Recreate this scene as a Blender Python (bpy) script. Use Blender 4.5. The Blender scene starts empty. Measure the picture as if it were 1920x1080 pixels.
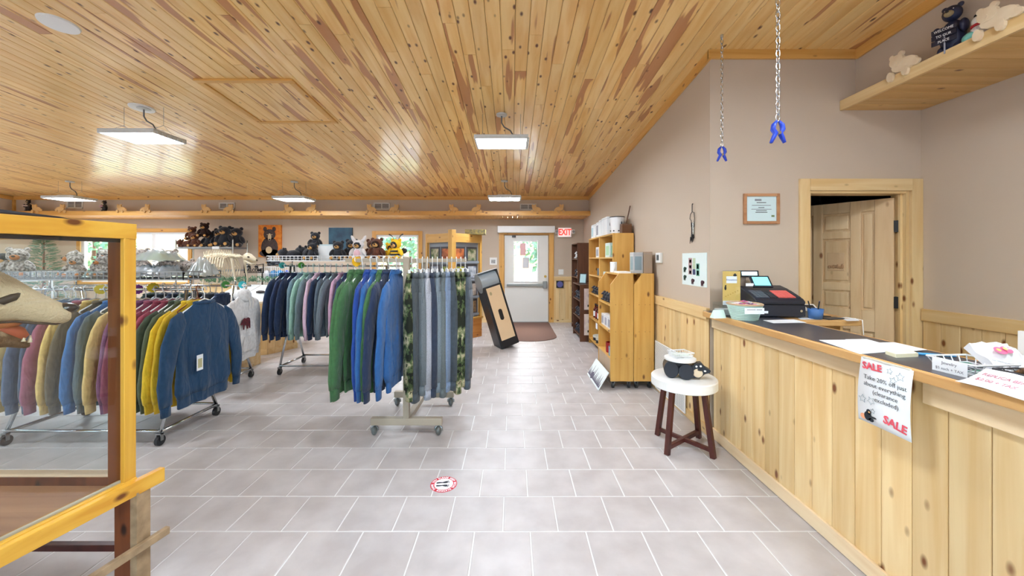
import bpy, bmesh, math, random
from mathutils import Vector, Matrix
random.seed(7)
S = bpy.context.scene
COL = S.collection
PI = math.pi
# ------------------------------------------------------------------ camera
F, H, CX, HY = 707.0, 1.5, 960.0, 485.0          # focal length in px, eye height, vanishing point (1920x1080 frame)
cam_d = bpy.data.cameras.new('camera'); cam = bpy.data.objects.new('camera', cam_d); COL.objects.link(cam)
cam.location = (0, 0, H); cam.rotation_euler = (PI/2, 0, 0)
cam_d.sensor_width = 36; cam_d.lens = F/1920*36; cam_d.shift_y = (HY-540)/1920; cam_d.clip_start = .02
S.camera = cam
# ------------------------------------------------------------------ world, exposure
w = bpy.data.worlds.new('world'); S.world = w; w.use_nodes = True
nt = w.node_tree; nt.nodes.clear()
sky = nt.nodes.new('ShaderNodeTexSky'); sky.sky_type = 'NISHITA'; sky.sun_disc = False; sky.sun_elevation = math.radians(50); sky.air_density = 1.3; sky.dust_density = 3
bg = nt.nodes.new('ShaderNodeBackground'); bg.inputs[1].default_value = .7
wo = nt.nodes.new('ShaderNodeOutputWorld')
nt.links.new(sky.outputs[0], bg.inputs[0]); nt.links.new(bg.outputs[0], wo.inputs[0])
S.view_settings.view_transform = 'Standard'; S.view_settings.look = 'None'; S.view_settings.gamma = 1
S.view_settings.use_curve_mapping = False
S.view_settings.exposure = 1.15
LAMP = 34.0                                        # emission of the hanging LED panels

def PX(px, Y): return (px-CX)/F*Y
def PZ(py, Y): return H-(py-HY)/F*Y
def W(px, py, Y): return Vector((PX(px, Y), Y, PZ(py, Y)))
def G(px, py, z=0.0):                              # where a pixel's ray meets the level z
    Y = (H-z)*F/(py-HY); return Vector((PX(px, Y), Y, z))
# ------------------------------------------------------------------ mesh helper
class MB:
    def __init__(s): s.v = []; s.f = []; s.mi = []; s.m = 0; s.sm = []; s.smooth = False
    def add(s, vs, fs):
        o = len(s.v); s.v += [Vector(v) for v in vs]
        for f in fs: s.f.append([i+o for i in f]); s.mi.append(s.m); s.sm.append(s.smooth)
        return s
    def box(s, a, b, M=None):
        x0, y0, z0 = a; x1, y1, z1 = b
        vs = [Vector(p) for p in ((x0,y0,z0),(x1,y0,z0),(x1,y1,z0),(x0,y1,z0),(x0,y0,z1),(x1,y0,z1),(x1,y1,z1),(x0,y1,z1))]
        if M is not None: vs = [M @ v for v in vs]
        return s.add(vs, [(0,3,2,1),(4,5,6,7),(0,1,5,4),(1,2,6,5),(2,3,7,6),(3,0,4,7)])
    def cbox(s, c, d, M=None):
        c = Vector(c); d = Vector(d)/2
        if M is None: return s.box(c-d, c+d)
        return s.box(-d, d, Matrix.Translation(c) @ M.to_4x4())
    def bar(s, p, q, w, h, up=(0,0,1)):            # rectangular bar from p to q
        p = Vector(p); q = Vector(q); d = q-p; L = d.length; d.normalize(); u = Vector(up)
        if abs(d.dot(u)) > .98: u = Vector((0,1,0))
        x = d.cross(u).normalized(); u = x.cross(d)
        vs = []
        for e in (p, q):
            for a, b in ((-1,-1),(1,-1),(1,1),(-1,1)): vs.append(e+x*a*w/2+u*b*h/2)
        return s.add(vs, [(0,1,2,3),(7,6,5,4),(0,4,5,1),(1,5,6,2),(2,6,7,3),(3,7,4,0)])
    def tube(s, pts, r, n=8, closed=False, cap=True, ry=None):
        pts = [Vector(p) for p in pts]; N = len(pts); rs = r if isinstance(r, (list, tuple)) else [r]*N
        vs = []; pu = None
        for i, p in enumerate(pts):
            a = pts[i-1] if (i or closed) else p; b = pts[(i+1) % N] if (i < N-1 or closed) else p
            d = (b-a); d = d.normalized() if d.length > 1e-9 else Vector((0,0,1))
            if pu is None:
                t = Vector((0,1,0)) if abs(d.y) < .9 else Vector((1,0,0)); pu = t
            u = (pu-d*pu.dot(d)); u = u.normalized() if u.length > 1e-6 else d.orthogonal().normalized(); pu = u; x = d.cross(u)
            k = ry[i] if ry else rs[i]
            for j in range(n):
                t = 2*PI*j/n; vs.append(p+x*math.cos(t)*rs[i]+u*math.sin(t)*k)
        fs = []
        for i in range(N if closed else N-1):
            for j in range(n):
                a = i*n; b = ((i+1) % N)*n; fs.append((a+j, a+(j+1) % n, b+(j+1) % n, b+j))
        if cap and not closed: fs += [tuple(range(n-1, -1, -1)), tuple(range((N-1)*n, N*n))]
        return s.add(vs, fs)
    def cyl(s, p, q, r, r2=None, n=16): return s.tube([p, q], [r, r if r2 is None else r2], n)
    def ell(s, c, r, nu=14, nv=9, M=None, jit=0, rnd=random):
        c = Vector(c); vs = []; fs = []
        for i in range(nv+1):
            ph = PI*i/nv
            for j in range(nu):
                t = 2*PI*j/nu; k = 1+(rnd.uniform(-jit, jit) if jit else 0)
                v = Vector((r[0]*math.sin(ph)*math.cos(t)*k, r[1]*math.sin(ph)*math.sin(t)*k, r[2]*math.cos(ph)*k))
                if M is not None: v = M @ v
                vs.append(c+v)
        for i in range(nv):
            for j in range(nu): fs.append((i*nu+j, (i+1)*nu+j, (i+1)*nu+(j+1) % nu, i*nu+(j+1) % nu))
        return s.add(vs, fs)
    def lathe(s, prof, c=(0,0,0), n=24):
        c = Vector(c); vs = []; fs = []
        for r, z in prof:
            for j in range(n): t = 2*PI*j/n; vs.append(c+Vector((r*math.cos(t), r*math.sin(t), z)))
        for i in range(len(prof)-1):
            for j in range(n): fs.append((i*n+j, i*n+(j+1) % n, (i+1)*n+(j+1) % n, (i+1)*n+j))
        fs += [tuple(range(n-1, -1, -1)), tuple(range((len(prof)-1)*n, len(prof)*n))]
        return s.add(vs, fs)
    def prism(s, poly, M, d):                      # polygon in the local xy plane of M, pushed d along local z
        n = len(poly); A = [M @ Vector((x, y, 0)) for x, y in poly]; B = [M @ Vector((x, y, d)) for x, y in poly]
        return s.add(A+B, [tuple(range(n-1, -1, -1)), tuple(range(n, 2*n))]+[(i, (i+1) % n, n+(i+1) % n, n+i) for i in range(n)])
    def loft(s, rings, cap=True, closed=True):
        n = len(rings[0]); vs = [v for r in rings for v in r]; fs = []
        for i in range(len(rings)-1):
            for j in range(n if closed else n-1): fs.append((i*n+j, i*n+(j+1) % n, (i+1)*n+(j+1) % n, (i+1)*n+j))
        if cap: fs += [tuple(range(n-1, -1, -1)), tuple(range((len(rings)-1)*n, len(rings)*n))]
        return s.add(vs, fs)
    def xf(s, M): s.v = [M @ v for v in s.v]; return s
    def mesh(s, name, mats):
        me = bpy.data.meshes.new(name); me.from_pydata([tuple(v) for v in s.v], [], s.f)
        for m in (mats if isinstance(mats, (list, tuple)) else [mats]): me.materials.append(m)
        me.polygons.foreach_set('material_index', s.mi); me.polygons.foreach_set('use_smooth', s.sm)
        bm = bmesh.new(); bm.from_mesh(me); bmesh.ops.recalc_face_normals(bm, faces=bm.faces); bm.to_mesh(me); bm.free()
        return me
def B(*bs):                                         # boxes given as (a, b)
    m = MB()
    for a, b in bs: m.box(a, b)
    return m
def tag(o, label=None, cat=None, group=None, kind=None):
    if label: o['label'] = label
    if cat: o['category'] = cat
    if group: o['group'] = group
    if kind: o['kind'] = kind
    return o
def T(name, label, cat, loc=(0,0,0), rotz=0, group=None):
    o = bpy.data.objects.new(name, None); COL.objects.link(o); o.empty_display_size = .05
    o.location = loc; o.rotation_euler = (0, 0, rotz); return tag(o, label, cat, group)
def part(name, mb, mat, parent, world=False, bev=0, smooth=False, label=None):
    if smooth: mb.sm = [True]*len(mb.f)
    if world:
        L = Vector((0,0,0)); p = parent
        while p: L += p.location; p = p.parent
        mb.v = [v-L for v in mb.v]
    o = bpy.data.objects.new(name, mb.mesh(name, mat)); COL.objects.link(o); o.parent = parent
    if bev:
        m = o.modifiers.new('bevel', 'BEVEL'); m.width = bev; m.segments = 2; m.limit_method = 'ANGLE'
    if label: o['label'] = label
    return o
def solo(name, mb, mat, label, cat, group=None, loc=None, rotz=0, bev=0, smooth=False, kind=None):
    if smooth: mb.sm = [True]*len(mb.f)
    if loc is None:
        xs = [v.x for v in mb.v]; ys = [v.y for v in mb.v]; zs = [v.z for v in mb.v]
        loc = Vector(((min(xs)+max(xs))/2, (min(ys)+max(ys))/2, min(zs))); mb.v = [v-loc for v in mb.v]
    o = part(name, mb, mat, None, bev=bev); o.location = loc; o.rotation_euler = (0, 0, rotz)
    return tag(o, label, cat, group, kind)
def struct(name, mb, mat, bev=0, parent=None):
    o = part(name, mb, mat, parent, bev=bev); o['kind'] = 'structure'; return o
def text(s, size, M, mat, parent, name='lettering', align='CENTER', depth=.0006, bold=0, sx=1):
    cu = bpy.data.curves.new('t', 'FONT'); cu.body = s; cu.size = size; cu.align_x = align; cu.align_y = 'CENTER'
    cu.extrude = depth; cu.offset = bold; cu.resolution_u = 2
    t = bpy.data.objects.new('t', cu); COL.objects.link(t)
    dg = bpy.context.evaluated_depsgraph_get(); me = bpy.data.meshes.new_from_object(t.evaluated_get(dg))
    bpy.data.objects.remove(t); me.name = name
    me.transform(M @ Matrix.Diagonal((sx, 1, 1, 1))); me.materials.clear(); me.materials.append(mat)
    o = bpy.data.objects.new(name, me); COL.objects.link(o); o.parent = parent; return o
def frame(o, x, y):                                 # matrix from origin and two axes
    x = Vector(x).normalized(); y = Vector(y); y = (y-x*y.dot(x)).normalized(); z = x.cross(y)
    return Matrix(((x.x, y.x, z.x, o[0]), (x.y, y.y, z.y, o[1]), (x.z, y.z, z.z, o[2]), (0,0,0,1)))
def RZ(a): return Matrix.Rotation(a, 4, 'Z')
# ------------------------------------------------------------------ materials
def lin(c): return tuple(((x/255/12.92) if x <= 10 else ((x/255+.055)/1.055)**2.4) for x in c)+(1,)
MATS = {}
def mat(name, rgb, rough=.6, metal=0, rgb2=None, ns=40, bump=0, bs=None, coat=0, emit=0, spec=.5, stretch=None, sheen=0):
    if name in MATS: return MATS[name]
    m = bpy.data.materials.new(name); m.use_nodes = True; t = m.node_tree; b = t.nodes['Principled BSDF']; MATS[name] = m
    b.inputs['Base Color'].default_value = lin(rgb); b.inputs['Roughness'].default_value = rough; b.inputs['Metallic'].default_value = metal
    b.inputs['Coat Weight'].default_value = coat; b.inputs['Specular IOR Level'].default_value = spec; b.inputs['Sheen Weight'].default_value = sheen
    if emit: b.inputs['Emission Color'].default_value = lin(rgb); b.inputs['Emission Strength'].default_value = emit
    if rgb2 or bump:
        tc = t.nodes.new('ShaderNodeTexCoord'); mp = t.nodes.new('ShaderNodeMapping'); t.links.new(tc.outputs['Object'], mp.inputs[0])
        if stretch: mp.inputs['Scale'].default_value = stretch
        n = t.nodes.new('ShaderNodeTexNoise'); n.inputs['Scale'].default_value = ns; n.inputs['Detail'].default_value = 4; t.links.new(mp.outputs[0], n.inputs['Vector'])
        if rgb2:
            r = t.nodes.new('ShaderNodeValToRGB'); r.color_ramp.elements[0].position = .35; r.color_ramp.elements[1].position = .65
            r.color_ramp.elements[0].color = lin(rgb); r.color_ramp.elements[1].color = lin(rgb2)
            t.links.new(n.outputs[0], r.inputs[0]); t.links.new(r.outputs[0], b.inputs['Base Color'])
        if bump:
            k = n
            if bs: k = t.nodes.new('ShaderNodeTexNoise'); k.inputs['Scale'].default_value = bs; t.links.new(mp.outputs[0], k.inputs['Vector'])
            bp = t.nodes.new('ShaderNodeBump'); bp.inputs['Strength'].default_value = bump; bp.inputs['Distance'].default_value = .01
            t.links.new(k.outputs[0], bp.inputs['Height']); t.links.new(bp.outputs[0], b.inputs['Normal'])
    return m
def wood(name, light, mid, dark, axis=2, rough=.4, knots=.9, red=None, world=False, coat=0, var=.25, ksc=6.0):
    """knotty board: grain stretched along the axis, knots, a different tone for every board"""
    if name in MATS: return MATS[name]
    m = bpy.data.materials.new(name); m.use_nodes = True; t = m.node_tree; b = t.nodes['Principled BSDF']; MATS[name] = m
    N = t.nodes.new; Lk = t.links.new
    b.inputs['Roughness'].default_value = rough; b.inputs['Coat Weight'].default_value = coat; b.inputs['Coat Roughness'].default_value = .12
    oi = N('ShaderNodeObjectInfo')
    if world: g = N('ShaderNodeNewGeometry'); src = g.outputs['Position']
    else: g = N('ShaderNodeTexCoord'); src = g.outputs['Object']
    mul = N('ShaderNodeVectorMath'); mul.operation = 'MULTIPLY_ADD'
    cmb = N('ShaderNodeCombineXYZ')
    for i in range(3): Lk(oi.outputs['Random'], cmb.inputs[i])
    mul.inputs[1].default_value = (37, 23, 51); Lk(cmb.outputs[0], mul.inputs[0]); Lk(src, mul.inputs[2])
    def mapped(sc):
        q = N('ShaderNodeMapping'); q.inputs['Scale'].default_value = sc; Lk(mul.outputs[0], q.inputs[0]); return q
    s1 = [14, 14, 14]; s1[axis] = .9; s2 = [ksc*1.5]*3; s2[axis] = ksc*.75; s3 = [9, 9, 9]; s3[axis] = .4
    n1 = N('ShaderNodeTexNoise'); n1.inputs['Scale'].default_value = 1; n1.inputs['Detail'].default_value = 5; n1.inputs['Distortion'].default_value = .6; Lk(mapped(s1).outputs[0], n1.inputs['Vector'])
    r1 = N('ShaderNodeValToRGB'); r1.color_ramp.elements[0].position = .34; r1.color_ramp.elements[1].position = .62
    r1.color_ramp.elements[0].color = lin(mid); r1.color_ramp.elements[1].color = lin(light); Lk(n1.outputs[0], r1.inputs[0])
    col = r1.outputs[0]
    def mix(fac, c1, c2):
        q = N('ShaderNodeMix'); q.data_type = 'RGBA'; Lk(fac, q.inputs['Factor']); Lk(c1, q.inputs['A'])
        if isinstance(c2, tuple): q.inputs['B'].default_value = c2
        else: Lk(c2, q.inputs['B'])
        return q.outputs['Result']
    if red:                                         # heartwood: whole red boards and red streaks along the grain
        n3 = N('ShaderNodeTexNoise'); n3.inputs['Scale'].default_value = 1; n3.inputs['Detail'].default_value = 2; Lk(mapped(s3).outputs[0], n3.inputs['Vector'])
        ad = N('ShaderNodeMath'); ad.operation = 'MULTIPLY_ADD'; ad.inputs[1].default_value = .16; Lk(oi.outputs['Random'], ad.inputs[0]); Lk(n3.outputs[0], ad.inputs[2])
        r3 = N('ShaderNodeValToRGB'); r3.color_ramp.elements[0].position = .69; r3.color_ramp.elements[1].position = .715
        r3.color_ramp.elements[0].color = (0,0,0,1); r3.color_ramp.elements[1].color = (.8,.8,.8,1); Lk(ad.outputs[0], r3.inputs[0])
        col = mix(r3.outputs[0], col, lin(red))
    if knots:
        v = N('ShaderNodeTexVoronoi'); v.inputs['Scale'].default_value = 1; Lk(mapped(s2).outputs[0], v.inputs['Vector'])
        r2 = N('ShaderNodeValToRGB'); r2.color_ramp.elements[0].position = .08; r2.color_ramp.elements[1].position = .17
        r2.color_ramp.elements[0].color = (1,1,1,1); r2.color_ramp.elements[1].color = (0,0,0,1); Lk(v.outputs['Distance'], r2.inputs[0])
        sp = N('ShaderNodeSeparateColor'); Lk(v.outputs['Color'], sp.inputs[0])
        gt = N('ShaderNodeMath'); gt.operation = 'LESS_THAN'; gt.inputs[1].default_value = knots; Lk(sp.outputs[0], gt.inputs[0])
        mm = N('ShaderNodeMath'); mm.operation = 'MULTIPLY'; Lk(gt.outputs[0], mm.inputs[0]); Lk(r2.outputs[0], mm.inputs[1])
        col = mix(mm.outputs[0], col, lin(dark))
    hs = N('ShaderNodeHueSaturation'); mr = N('ShaderNodeMapRange'); mr.inputs['To Min'].default_value = 1-var; mr.inputs['To Max'].default_value = 1+var*.35
    Lk(oi.outputs['Random'], mr.inputs[0]); Lk(mr.outputs[0], hs.inputs['Value']); Lk(col, hs.inputs['Color']); Lk(hs.outputs[0], b.inputs['Base Color'])
    bp = N('ShaderNodeBump'); bp.inputs['Strength'].default_value = .12; bp.inputs['Distance'].default_value = .004; Lk(n1.outputs[0], bp.inputs['Height']); Lk(bp.outputs[0], b.inputs['Normal'])
    return m
pale_y = wood('pale_pine_rail', (244, 220, 182), (232, 202, 158), (160, 110, 70), axis=1, rough=.42, var=.06, knots=.4)
PINE = ((240, 212, 160), (226, 188, 128), (128, 74, 34))
pine_z = wood('knotty_pine_upright', *PINE, axis=2, rough=.42, var=.16)
pine_y = wood('knotty_pine_along', *PINE, axis=1, rough=.42, var=.12)
pine_x = wood('knotty_pine_across', *PINE, axis=0, rough=.42, var=.12)
ceil_w = wood('varnished_ceiling_pine', (248, 208, 138), (236, 184, 108), (104, 54, 28), axis=1, rough=.34, red=(178, 108, 62), world=True, coat=.5, var=.08, ksc=7.0, knots=.9)
trim_x = wood('golden_trim_across', (228, 176, 98), (212, 154, 74), (120, 66, 30), axis=0, world=True, rough=.4, var=.08)
trim_y = wood('golden_trim_along', (228, 176, 98), (212, 154, 74), (120, 66, 30), axis=1, world=True, rough=.4, var=.08)
amber_z = wood('amber_board_upright', (222, 174, 94), (206, 152, 68), (122, 76, 30), axis=2, rough=.45, var=.1)
amber_y = wood('amber_board_along', (222, 174, 94), (206, 152, 68), (122, 76, 30), axis=1, rough=.45, var=.1)
amber_x = wood('amber_board_across', (222, 174, 94), (206, 152, 68), (122, 76, 30), axis=0, rough=.45, var=.1)
case_z = wood('yellow_case_wood_upright', (232, 182, 70), (212, 152, 44), (110, 60, 18), axis=2, rough=.4, var=.08, knots=.8)
case_y = wood('yellow_case_wood_along', (232, 182, 70), (212, 152, 44), (110, 60, 18), axis=1, rough=.4, var=.08, knots=.8)
brown_z = wood('red_brown_wood', (128, 68, 30), (98, 46, 18), (50, 22, 8), axis=2, rough=.4, var=.15, knots=.2)
dark_z = wood('dark_walnut_wood', (96, 56, 32), (72, 38, 20), (40, 20, 10), axis=2, rough=.5, var=.1, knots=0)
mahog = wood('mahogany_leg', (84, 34, 26), (62, 22, 18), (30, 10, 8), axis=2, rough=.35, var=.05, knots=0)
old_x = wood('worn_case_floor', (172, 124, 84), (142, 94, 60), (84, 48, 26), axis=0, rough=.5, var=.05)
taupe = mat('taupe_wall_paint', (200, 183, 164), .75, bump=.03, ns=180)
white = mat('white_plastic', (240, 240, 238), .4)
offwhite = mat('off_white_paint', (232, 230, 224), .5)
black = mat('black_plastic', (24, 25, 29), .4)
blackfur = mat('black_plush', (16, 17, 24), .95, rgb2=(40, 42, 54), ns=90, bump=.8, sheen=.3)
brownfur = mat('brown_plush', (74, 36, 20), .95, rgb2=(112, 60, 36), ns=90, bump=.8, sheen=.3)
greyfur = mat('grizzled_grey_plush', (92, 82, 80), .95, rgb2=(214, 206, 200), ns=60, bump=1.0, sheen=.3)
tanfur = mat('tan_plush', (206, 158, 96), .95, bump=.5, ns=90)
whitefur = mat('white_plush', (232, 228, 230), .95, bump=.6, ns=90)
yellowfur = mat('yellow_plush', (244, 196, 40), .95, bump=.6, ns=90)
chrome = mat('chrome', (200, 204, 208), .18, 1)
steel = mat('grey_steel', (150, 152, 152), .35, .8)
beige = mat('beige_rack_paint', (170, 158, 140), .45)
wire_w = mat('white_wire', (236, 238, 240), .4)
wire_g = mat('grey_wire', (150, 154, 158), .35, .6)
paper = mat('white_paper', (242, 246, 250), .7)
ink = mat('black_ink', (26, 34, 44), .7)
inkgrey = mat('pale_grey_ink', (150, 150, 160), .7)
redink = mat('pink_red_ink', (226, 84, 100), .7)
lamp_m = mat('lit_lamp_panel', (232, 243, 255), .5, emit=LAMP)
def glassy(name, tint=(.97, .99, .99), base=.03, k=.9, rough=.01):
    m = bpy.data.materials.new(name); m.use_nodes = True; t = m.node_tree; t.nodes.clear(); N = t.nodes.new
    o = N('ShaderNodeOutputMaterial'); a = N('ShaderNodeBsdfTransparent'); a.inputs[0].default_value = tint+(1,)
    g = N('ShaderNodeBsdfGlossy'); g.inputs['Roughness'].default_value = rough; x = N('ShaderNodeMixShader'); f = N('ShaderNodeLayerWeight'); f.inputs[0].default_value = .5
    p = N('ShaderNodeMath'); p.operation = 'POWER'; p.inputs[1].default_value = 5
    q = N('ShaderNodeMath'); q.operation = 'MULTIPLY_ADD'; q.inputs[1].default_value = k; q.inputs[2].default_value = base
    t.links.new(f.outputs['Facing'], p.inputs[0]); t.links.new(p.outputs[0], q.inputs[0])
    t.links.new(q.outputs[0], x.inputs[0]); t.links.new(a.outputs[0], x.inputs[1]); t.links.new(g.outputs[0], x.inputs[2]); t.links.new(x.outputs[0], o.inputs[0])
    return m
glass = glassy('clear_glass'); acryl = glassy('clear_acrylic', (.94, .96, .97), .05)
bagm = glassy('clear_plastic_bag', (.95, .97, .98), .22, .7, .22)
_t = bagm.node_tree; _o = _t.nodes['Material Output']; _d = _t.nodes.new('ShaderNodeBsdfDiffuse'); _d.inputs[0].default_value = (.85, .9, .92, 1); _x = _t.nodes.new('ShaderNodeMixShader'); _x.inputs[0].default_value = .32   # milky film
_t.links.new(_o.inputs[0].links[0].from_socket, _x.inputs[1]); _t.links.new(_d.outputs[0], _x.inputs[2]); _t.links.new(_x.outputs[0], _o.inputs[0])

# ================================================================== THE SHELL
CEI = lambda Y: 2.86+.08*(8.25-Y)                  # sloping ceiling
XL, XR, XR2, XU, YB, YJ, YU = -10.9, 1.68, 3.47, 2.915, 8.88, 3.2, 8.25
YF = -3.0
def holes(x0, x1, z0, z1, hs):                      # rectangles of a wall around its openings (a, b, c, d)
    out = []; xs = sorted({x0, x1, *[h[0] for h in hs], *[h[1] for h in hs]})
    for a, b in zip(xs, xs[1:]):
        cuts = sorted((h[2], h[3]) for h in hs if h[0] <= a and h[1] >= b); z = z0
        for c, d in cuts:
            if c > z: out.append((a, b, z, c))
            z = d
        if z < z1: out.append((a, b, z, z1))
    return out
DOOR = (-.19, .87, 0, 2.06); WIN1 = (-10.15, -7.62, .95, 2.12); WIN2 = (-3.2, -2.2, .95, 2.06)
m = MB()
for a, b, c, d in holes(XL-.15, XR+.12, 0, 2.46, [DOOR, WIN1, WIN2]): m.box((a, YB, c), (b, YB+.14, d))
struct('wall_back', m, taupe)
struct('wall_back_upper', B(((XL, YU, 2.44), (XR, YU+.1, 3.0))), taupe)
struct('wall_right', B(((XR, YJ, 0), (XR+.12, YB, 3.5))), taupe)
JD = (2.515, 3.375, 0, 2.075)
m = MB()
for a, b, c, d in holes(XR+.12, XR2+.15, 0, 3.5, [JD]): m.box((a, YJ, c), (b, YJ+.13, d))
struct('wall_office', m, taupe)
struct('wall_right_recess', B(((XR2, YF, 0), (XR2+.14, YJ, 2.80))), taupe)
struct('wall_right_upper', B(((XU, YF, 2.76), (XU+.1, YJ, 3.95))), taupe)
m = MB()
LWIN_ADDED = [(-.5, 2.5, .9, 2.2), (4.2, 6.8, .9, 2.2)]  # openings out of view, added to let daylight in from the left
for a, b, c, d in holes(YF, YB+.14, 0, 3.9, LWIN_ADDED): m.box((XL-.15, a, c), (XL, b, d))
struct('wall_left', m, taupe)
FWIN_ADDED = [(-9, -6, .8, 2.4), (-4.2, -1.2, .5, 2.5), (-.4, 2.2, .5, 2.5)]  # openings behind the camera, added so daylight lifts the ceiling
m = MB()
for a, b, c, d in holes(XL, XR2, 0, 3.95, FWIN_ADDED): m.box((a, YF-.14, c), (b, YF, d))
struct('wall_front', m, taupe)
# ceiling: a slab and its boards
m = MB()
def slab(x0, x1, y0, y1, dz=.03, th=.1):
    A = [(x0, y0, CEI(y0)+dz), (x1, y0, CEI(y0)+dz), (x1, y1, CEI(y1)+dz), (x0, y1, CEI(y1)+dz)]
    m.add(A+[(x, y, z+th) for x, y, z in A], [(0,1,2,3),(7,6,5,4),(0,4,5,1),(1,5,6,2),(2,6,7,3),(3,7,4,0)])
slab(XL-.15, XR2+.14, YF-.14, YJ); slab(XL-.15, XR+.12, YJ, YB+.14)
ceiling = struct('ceiling', m, mat('groove_shadow_wood', (150, 104, 58), .6))
BWD = .111
def board_mesh(w=.1085, th=.016, ch=.004):          # unit length along y, V-groove edges below
    prof = [(-w/2, th), (-w/2, ch), (-w/2+ch, 0), (w/2-ch, 0), (w/2, ch), (w/2, th)]
    M = MB(); n = len(prof)
    M.add([(x, 0, z) for x, z in prof]+[(x, 1, z) for x, z in prof], [tuple(range(n)), tuple(range(2*n-1, n-1, -1))]+[(i, n+i, n+(i+1) % n, (i+1) % n) for i in range(n)])
    return M.mesh('ceiling_board', ceil_w)
bmh = board_mesh(); boards = []
rb = random.Random(3); ncol = int((XU-XL)/BWD)
for i in range(ncol):
    x = XU-.06-i*BWD; top = YU if x < XR else YJ
    y = 1.7+rb.uniform(-1.6, 0)
    while y < top-.02:
        L = rb.choice((1.5, 2.1, 2.7, 3.3, 3.9))+rb.uniform(-.2, .2); y2 = min(y+L, top)
        if y2 > 1.75:
            if top-y2 < .4: y2 = top
            boards.append((x, y, y2))
        y = y2
def bdist(b): Y = max(b[1], 2.6); return math.hypot(b[0], Y)+(9 if abs(b[0])/max(b[2], .1) > 1.5 else 0)
boards.sort(key=bdist); rot = math.atan(-.08)
for k, (x, y, y2) in enumerate(boards[:300]):
    o = bpy.data.objects.new('ceiling_board', bmh); COL.objects.link(o); o.parent = ceiling
    o.location = (x, y, CEI(y)); o.rotation_euler = (rot, 0, 0); o.scale = (1, (y2-y-.003)/math.cos(rot), 1)
m = MB()
for x, y, y2 in boards[300:]:
    a = Matrix.Translation((x, y, CEI(y))) @ Matrix.Rotation(rot, 4, 'X'); m.box((-.054, 0, 0), (.054, y2-y-.003, .016), a)
for i in range(ncol):                               # the ceiling behind the camera
    x = XU-.06-i*BWD; a = Matrix.Translation((x, YF, CEI(YF))) @ Matrix.Rotation(rot, 4, 'X'); m.box((-.054, 0, 0), (.054, 4.6-rb.uniform(0, 1.0)*0, .012), a)
o = part('ceiling_boards_far', m, ceil_w, ceiling); o['kind'] = 'stuff'
# ceiling trims
def sbar(x, y0, y1, w, h):                          # trim along the slope
    M = MB(); M.bar((x, y0, CEI(y0)-h/2), (x, y1, CEI(y1)-h/2), w, h); return M
struct('trim_1', B(((XL, YU-.022, CEI(YU)-.075), (XR, YU, CEI(YU)+.01))), trim_x, .003)
struct('trim_2', sbar(XR-.011, YJ-.02, YU, .022, .085), trim_y, .003)
struct('trim_3', B(((XR-.022, YJ-.022, CEI(YJ)-.075), (XU, YJ, CEI(YJ)+.01))), trim_x, .003)
struct('trim_4', sbar(XU-.011, YF, YJ-.02, .022, .085), trim_y, .003)
struct('trim_5', sbar(XL+.011, YF, YU, .022, .085), trim_y, .003)
struct('trim_6', B(((XL, YU-.03, 2.5), (XL+.05, YU, CEI(YU)-.07))), trim_y)
# floor
floor = struct('floor', B(((XL-.15, YF-.14, -.14), (XR2+.14, YJ+.13, -.0025)), ((XL-.15, YJ+.13, -.14), (XR+.12, YB+.14, -.0025))), mat('pale_grout', (226, 226, 224), .6))
tile_m = mat('taupe_floor_tile', (180, 173, 171), .4, rgb2=(196, 190, 188), ns=5, bump=.04, bs=90, spec=.6)
for n in tile_m.node_tree.nodes:
    if n.type == 'TEX_COORD':
        g = tile_m.node_tree.nodes.new('ShaderNodeNewGeometry')
        for l in list(n.outputs['Object'].links): tile_m.node_tree.links.new(g.outputs['Position'], l.to_socket)
TS = .3055; tiles = []
def tile_mb(x0, y0, x1, y1, M=None):
    M = M or MB(); c = .003; g = .0035
    x0 += g; y0 += g; x1 -= g; y1 -= g
    M.add([(x0, y0, -.012), (x1, y0, -.012), (x1, y1, -.012), (x0, y1, -.012), (x0, y0, -.0015), (x1, y0, -.0015), (x1, y1, -.0015), (x0, y1, -.0015), (x0+c, y0+c, 0), (x1-c, y0+c, 0), (x1-c, y1-c, 0), (x0+c, y1-c, 0)],
          [(0,1,5,4),(1,2,6,5),(2,3,7,6),(3,0,4,7),(4,5,9,8),(5,6,10,9),(6,7,11,10),(7,4,8,11),(8,9,10,11)])
    return M
for r in range(-17, 24):
    y = 2.075+r*TS; off = .255 if r % 2 == 0 else .10
    for i in range(-38, 14):
        x = off-.1525*0+i*TS
        x1 = x+TS; lim = XR2 if y < YJ-.2 else XR
        a, b = max(x, XL), min(x1, lim); c, d = y, min(y+TS, YB)
        if b-a > .03 and d-c > .03: tiles.append((a, c, b, d))
def tdist(t):
    Y = t[3]; vis = Y > 1.75 and abs((t[0]+t[2])/2)/max(Y, .1) < 1.42
    return (0 if vis else 50)+math.hypot((t[0]+t[2])/2*.7, t[1])
tiles.sort(key=tdist); tshare = {}
for a, c, b, d in tiles[:300]:
    k = (round(b-a, 3), round(d-c, 3))
    if k not in tshare: tshare[k] = tile_mb(0, 0, k[0], k[1]).mesh('floor_tile', tile_m)
    o = bpy.data.objects.new('floor_tile', tshare[k]); COL.objects.link(o); o.parent = floor; o.location = (a, c, 0)
m = MB()
for a, c, b, d in tiles[300:]: tile_mb(a, c, b, d, m)
o = part('floor_tiles_far', m, tile_m, floor); o['kind'] = 'stuff'
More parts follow.
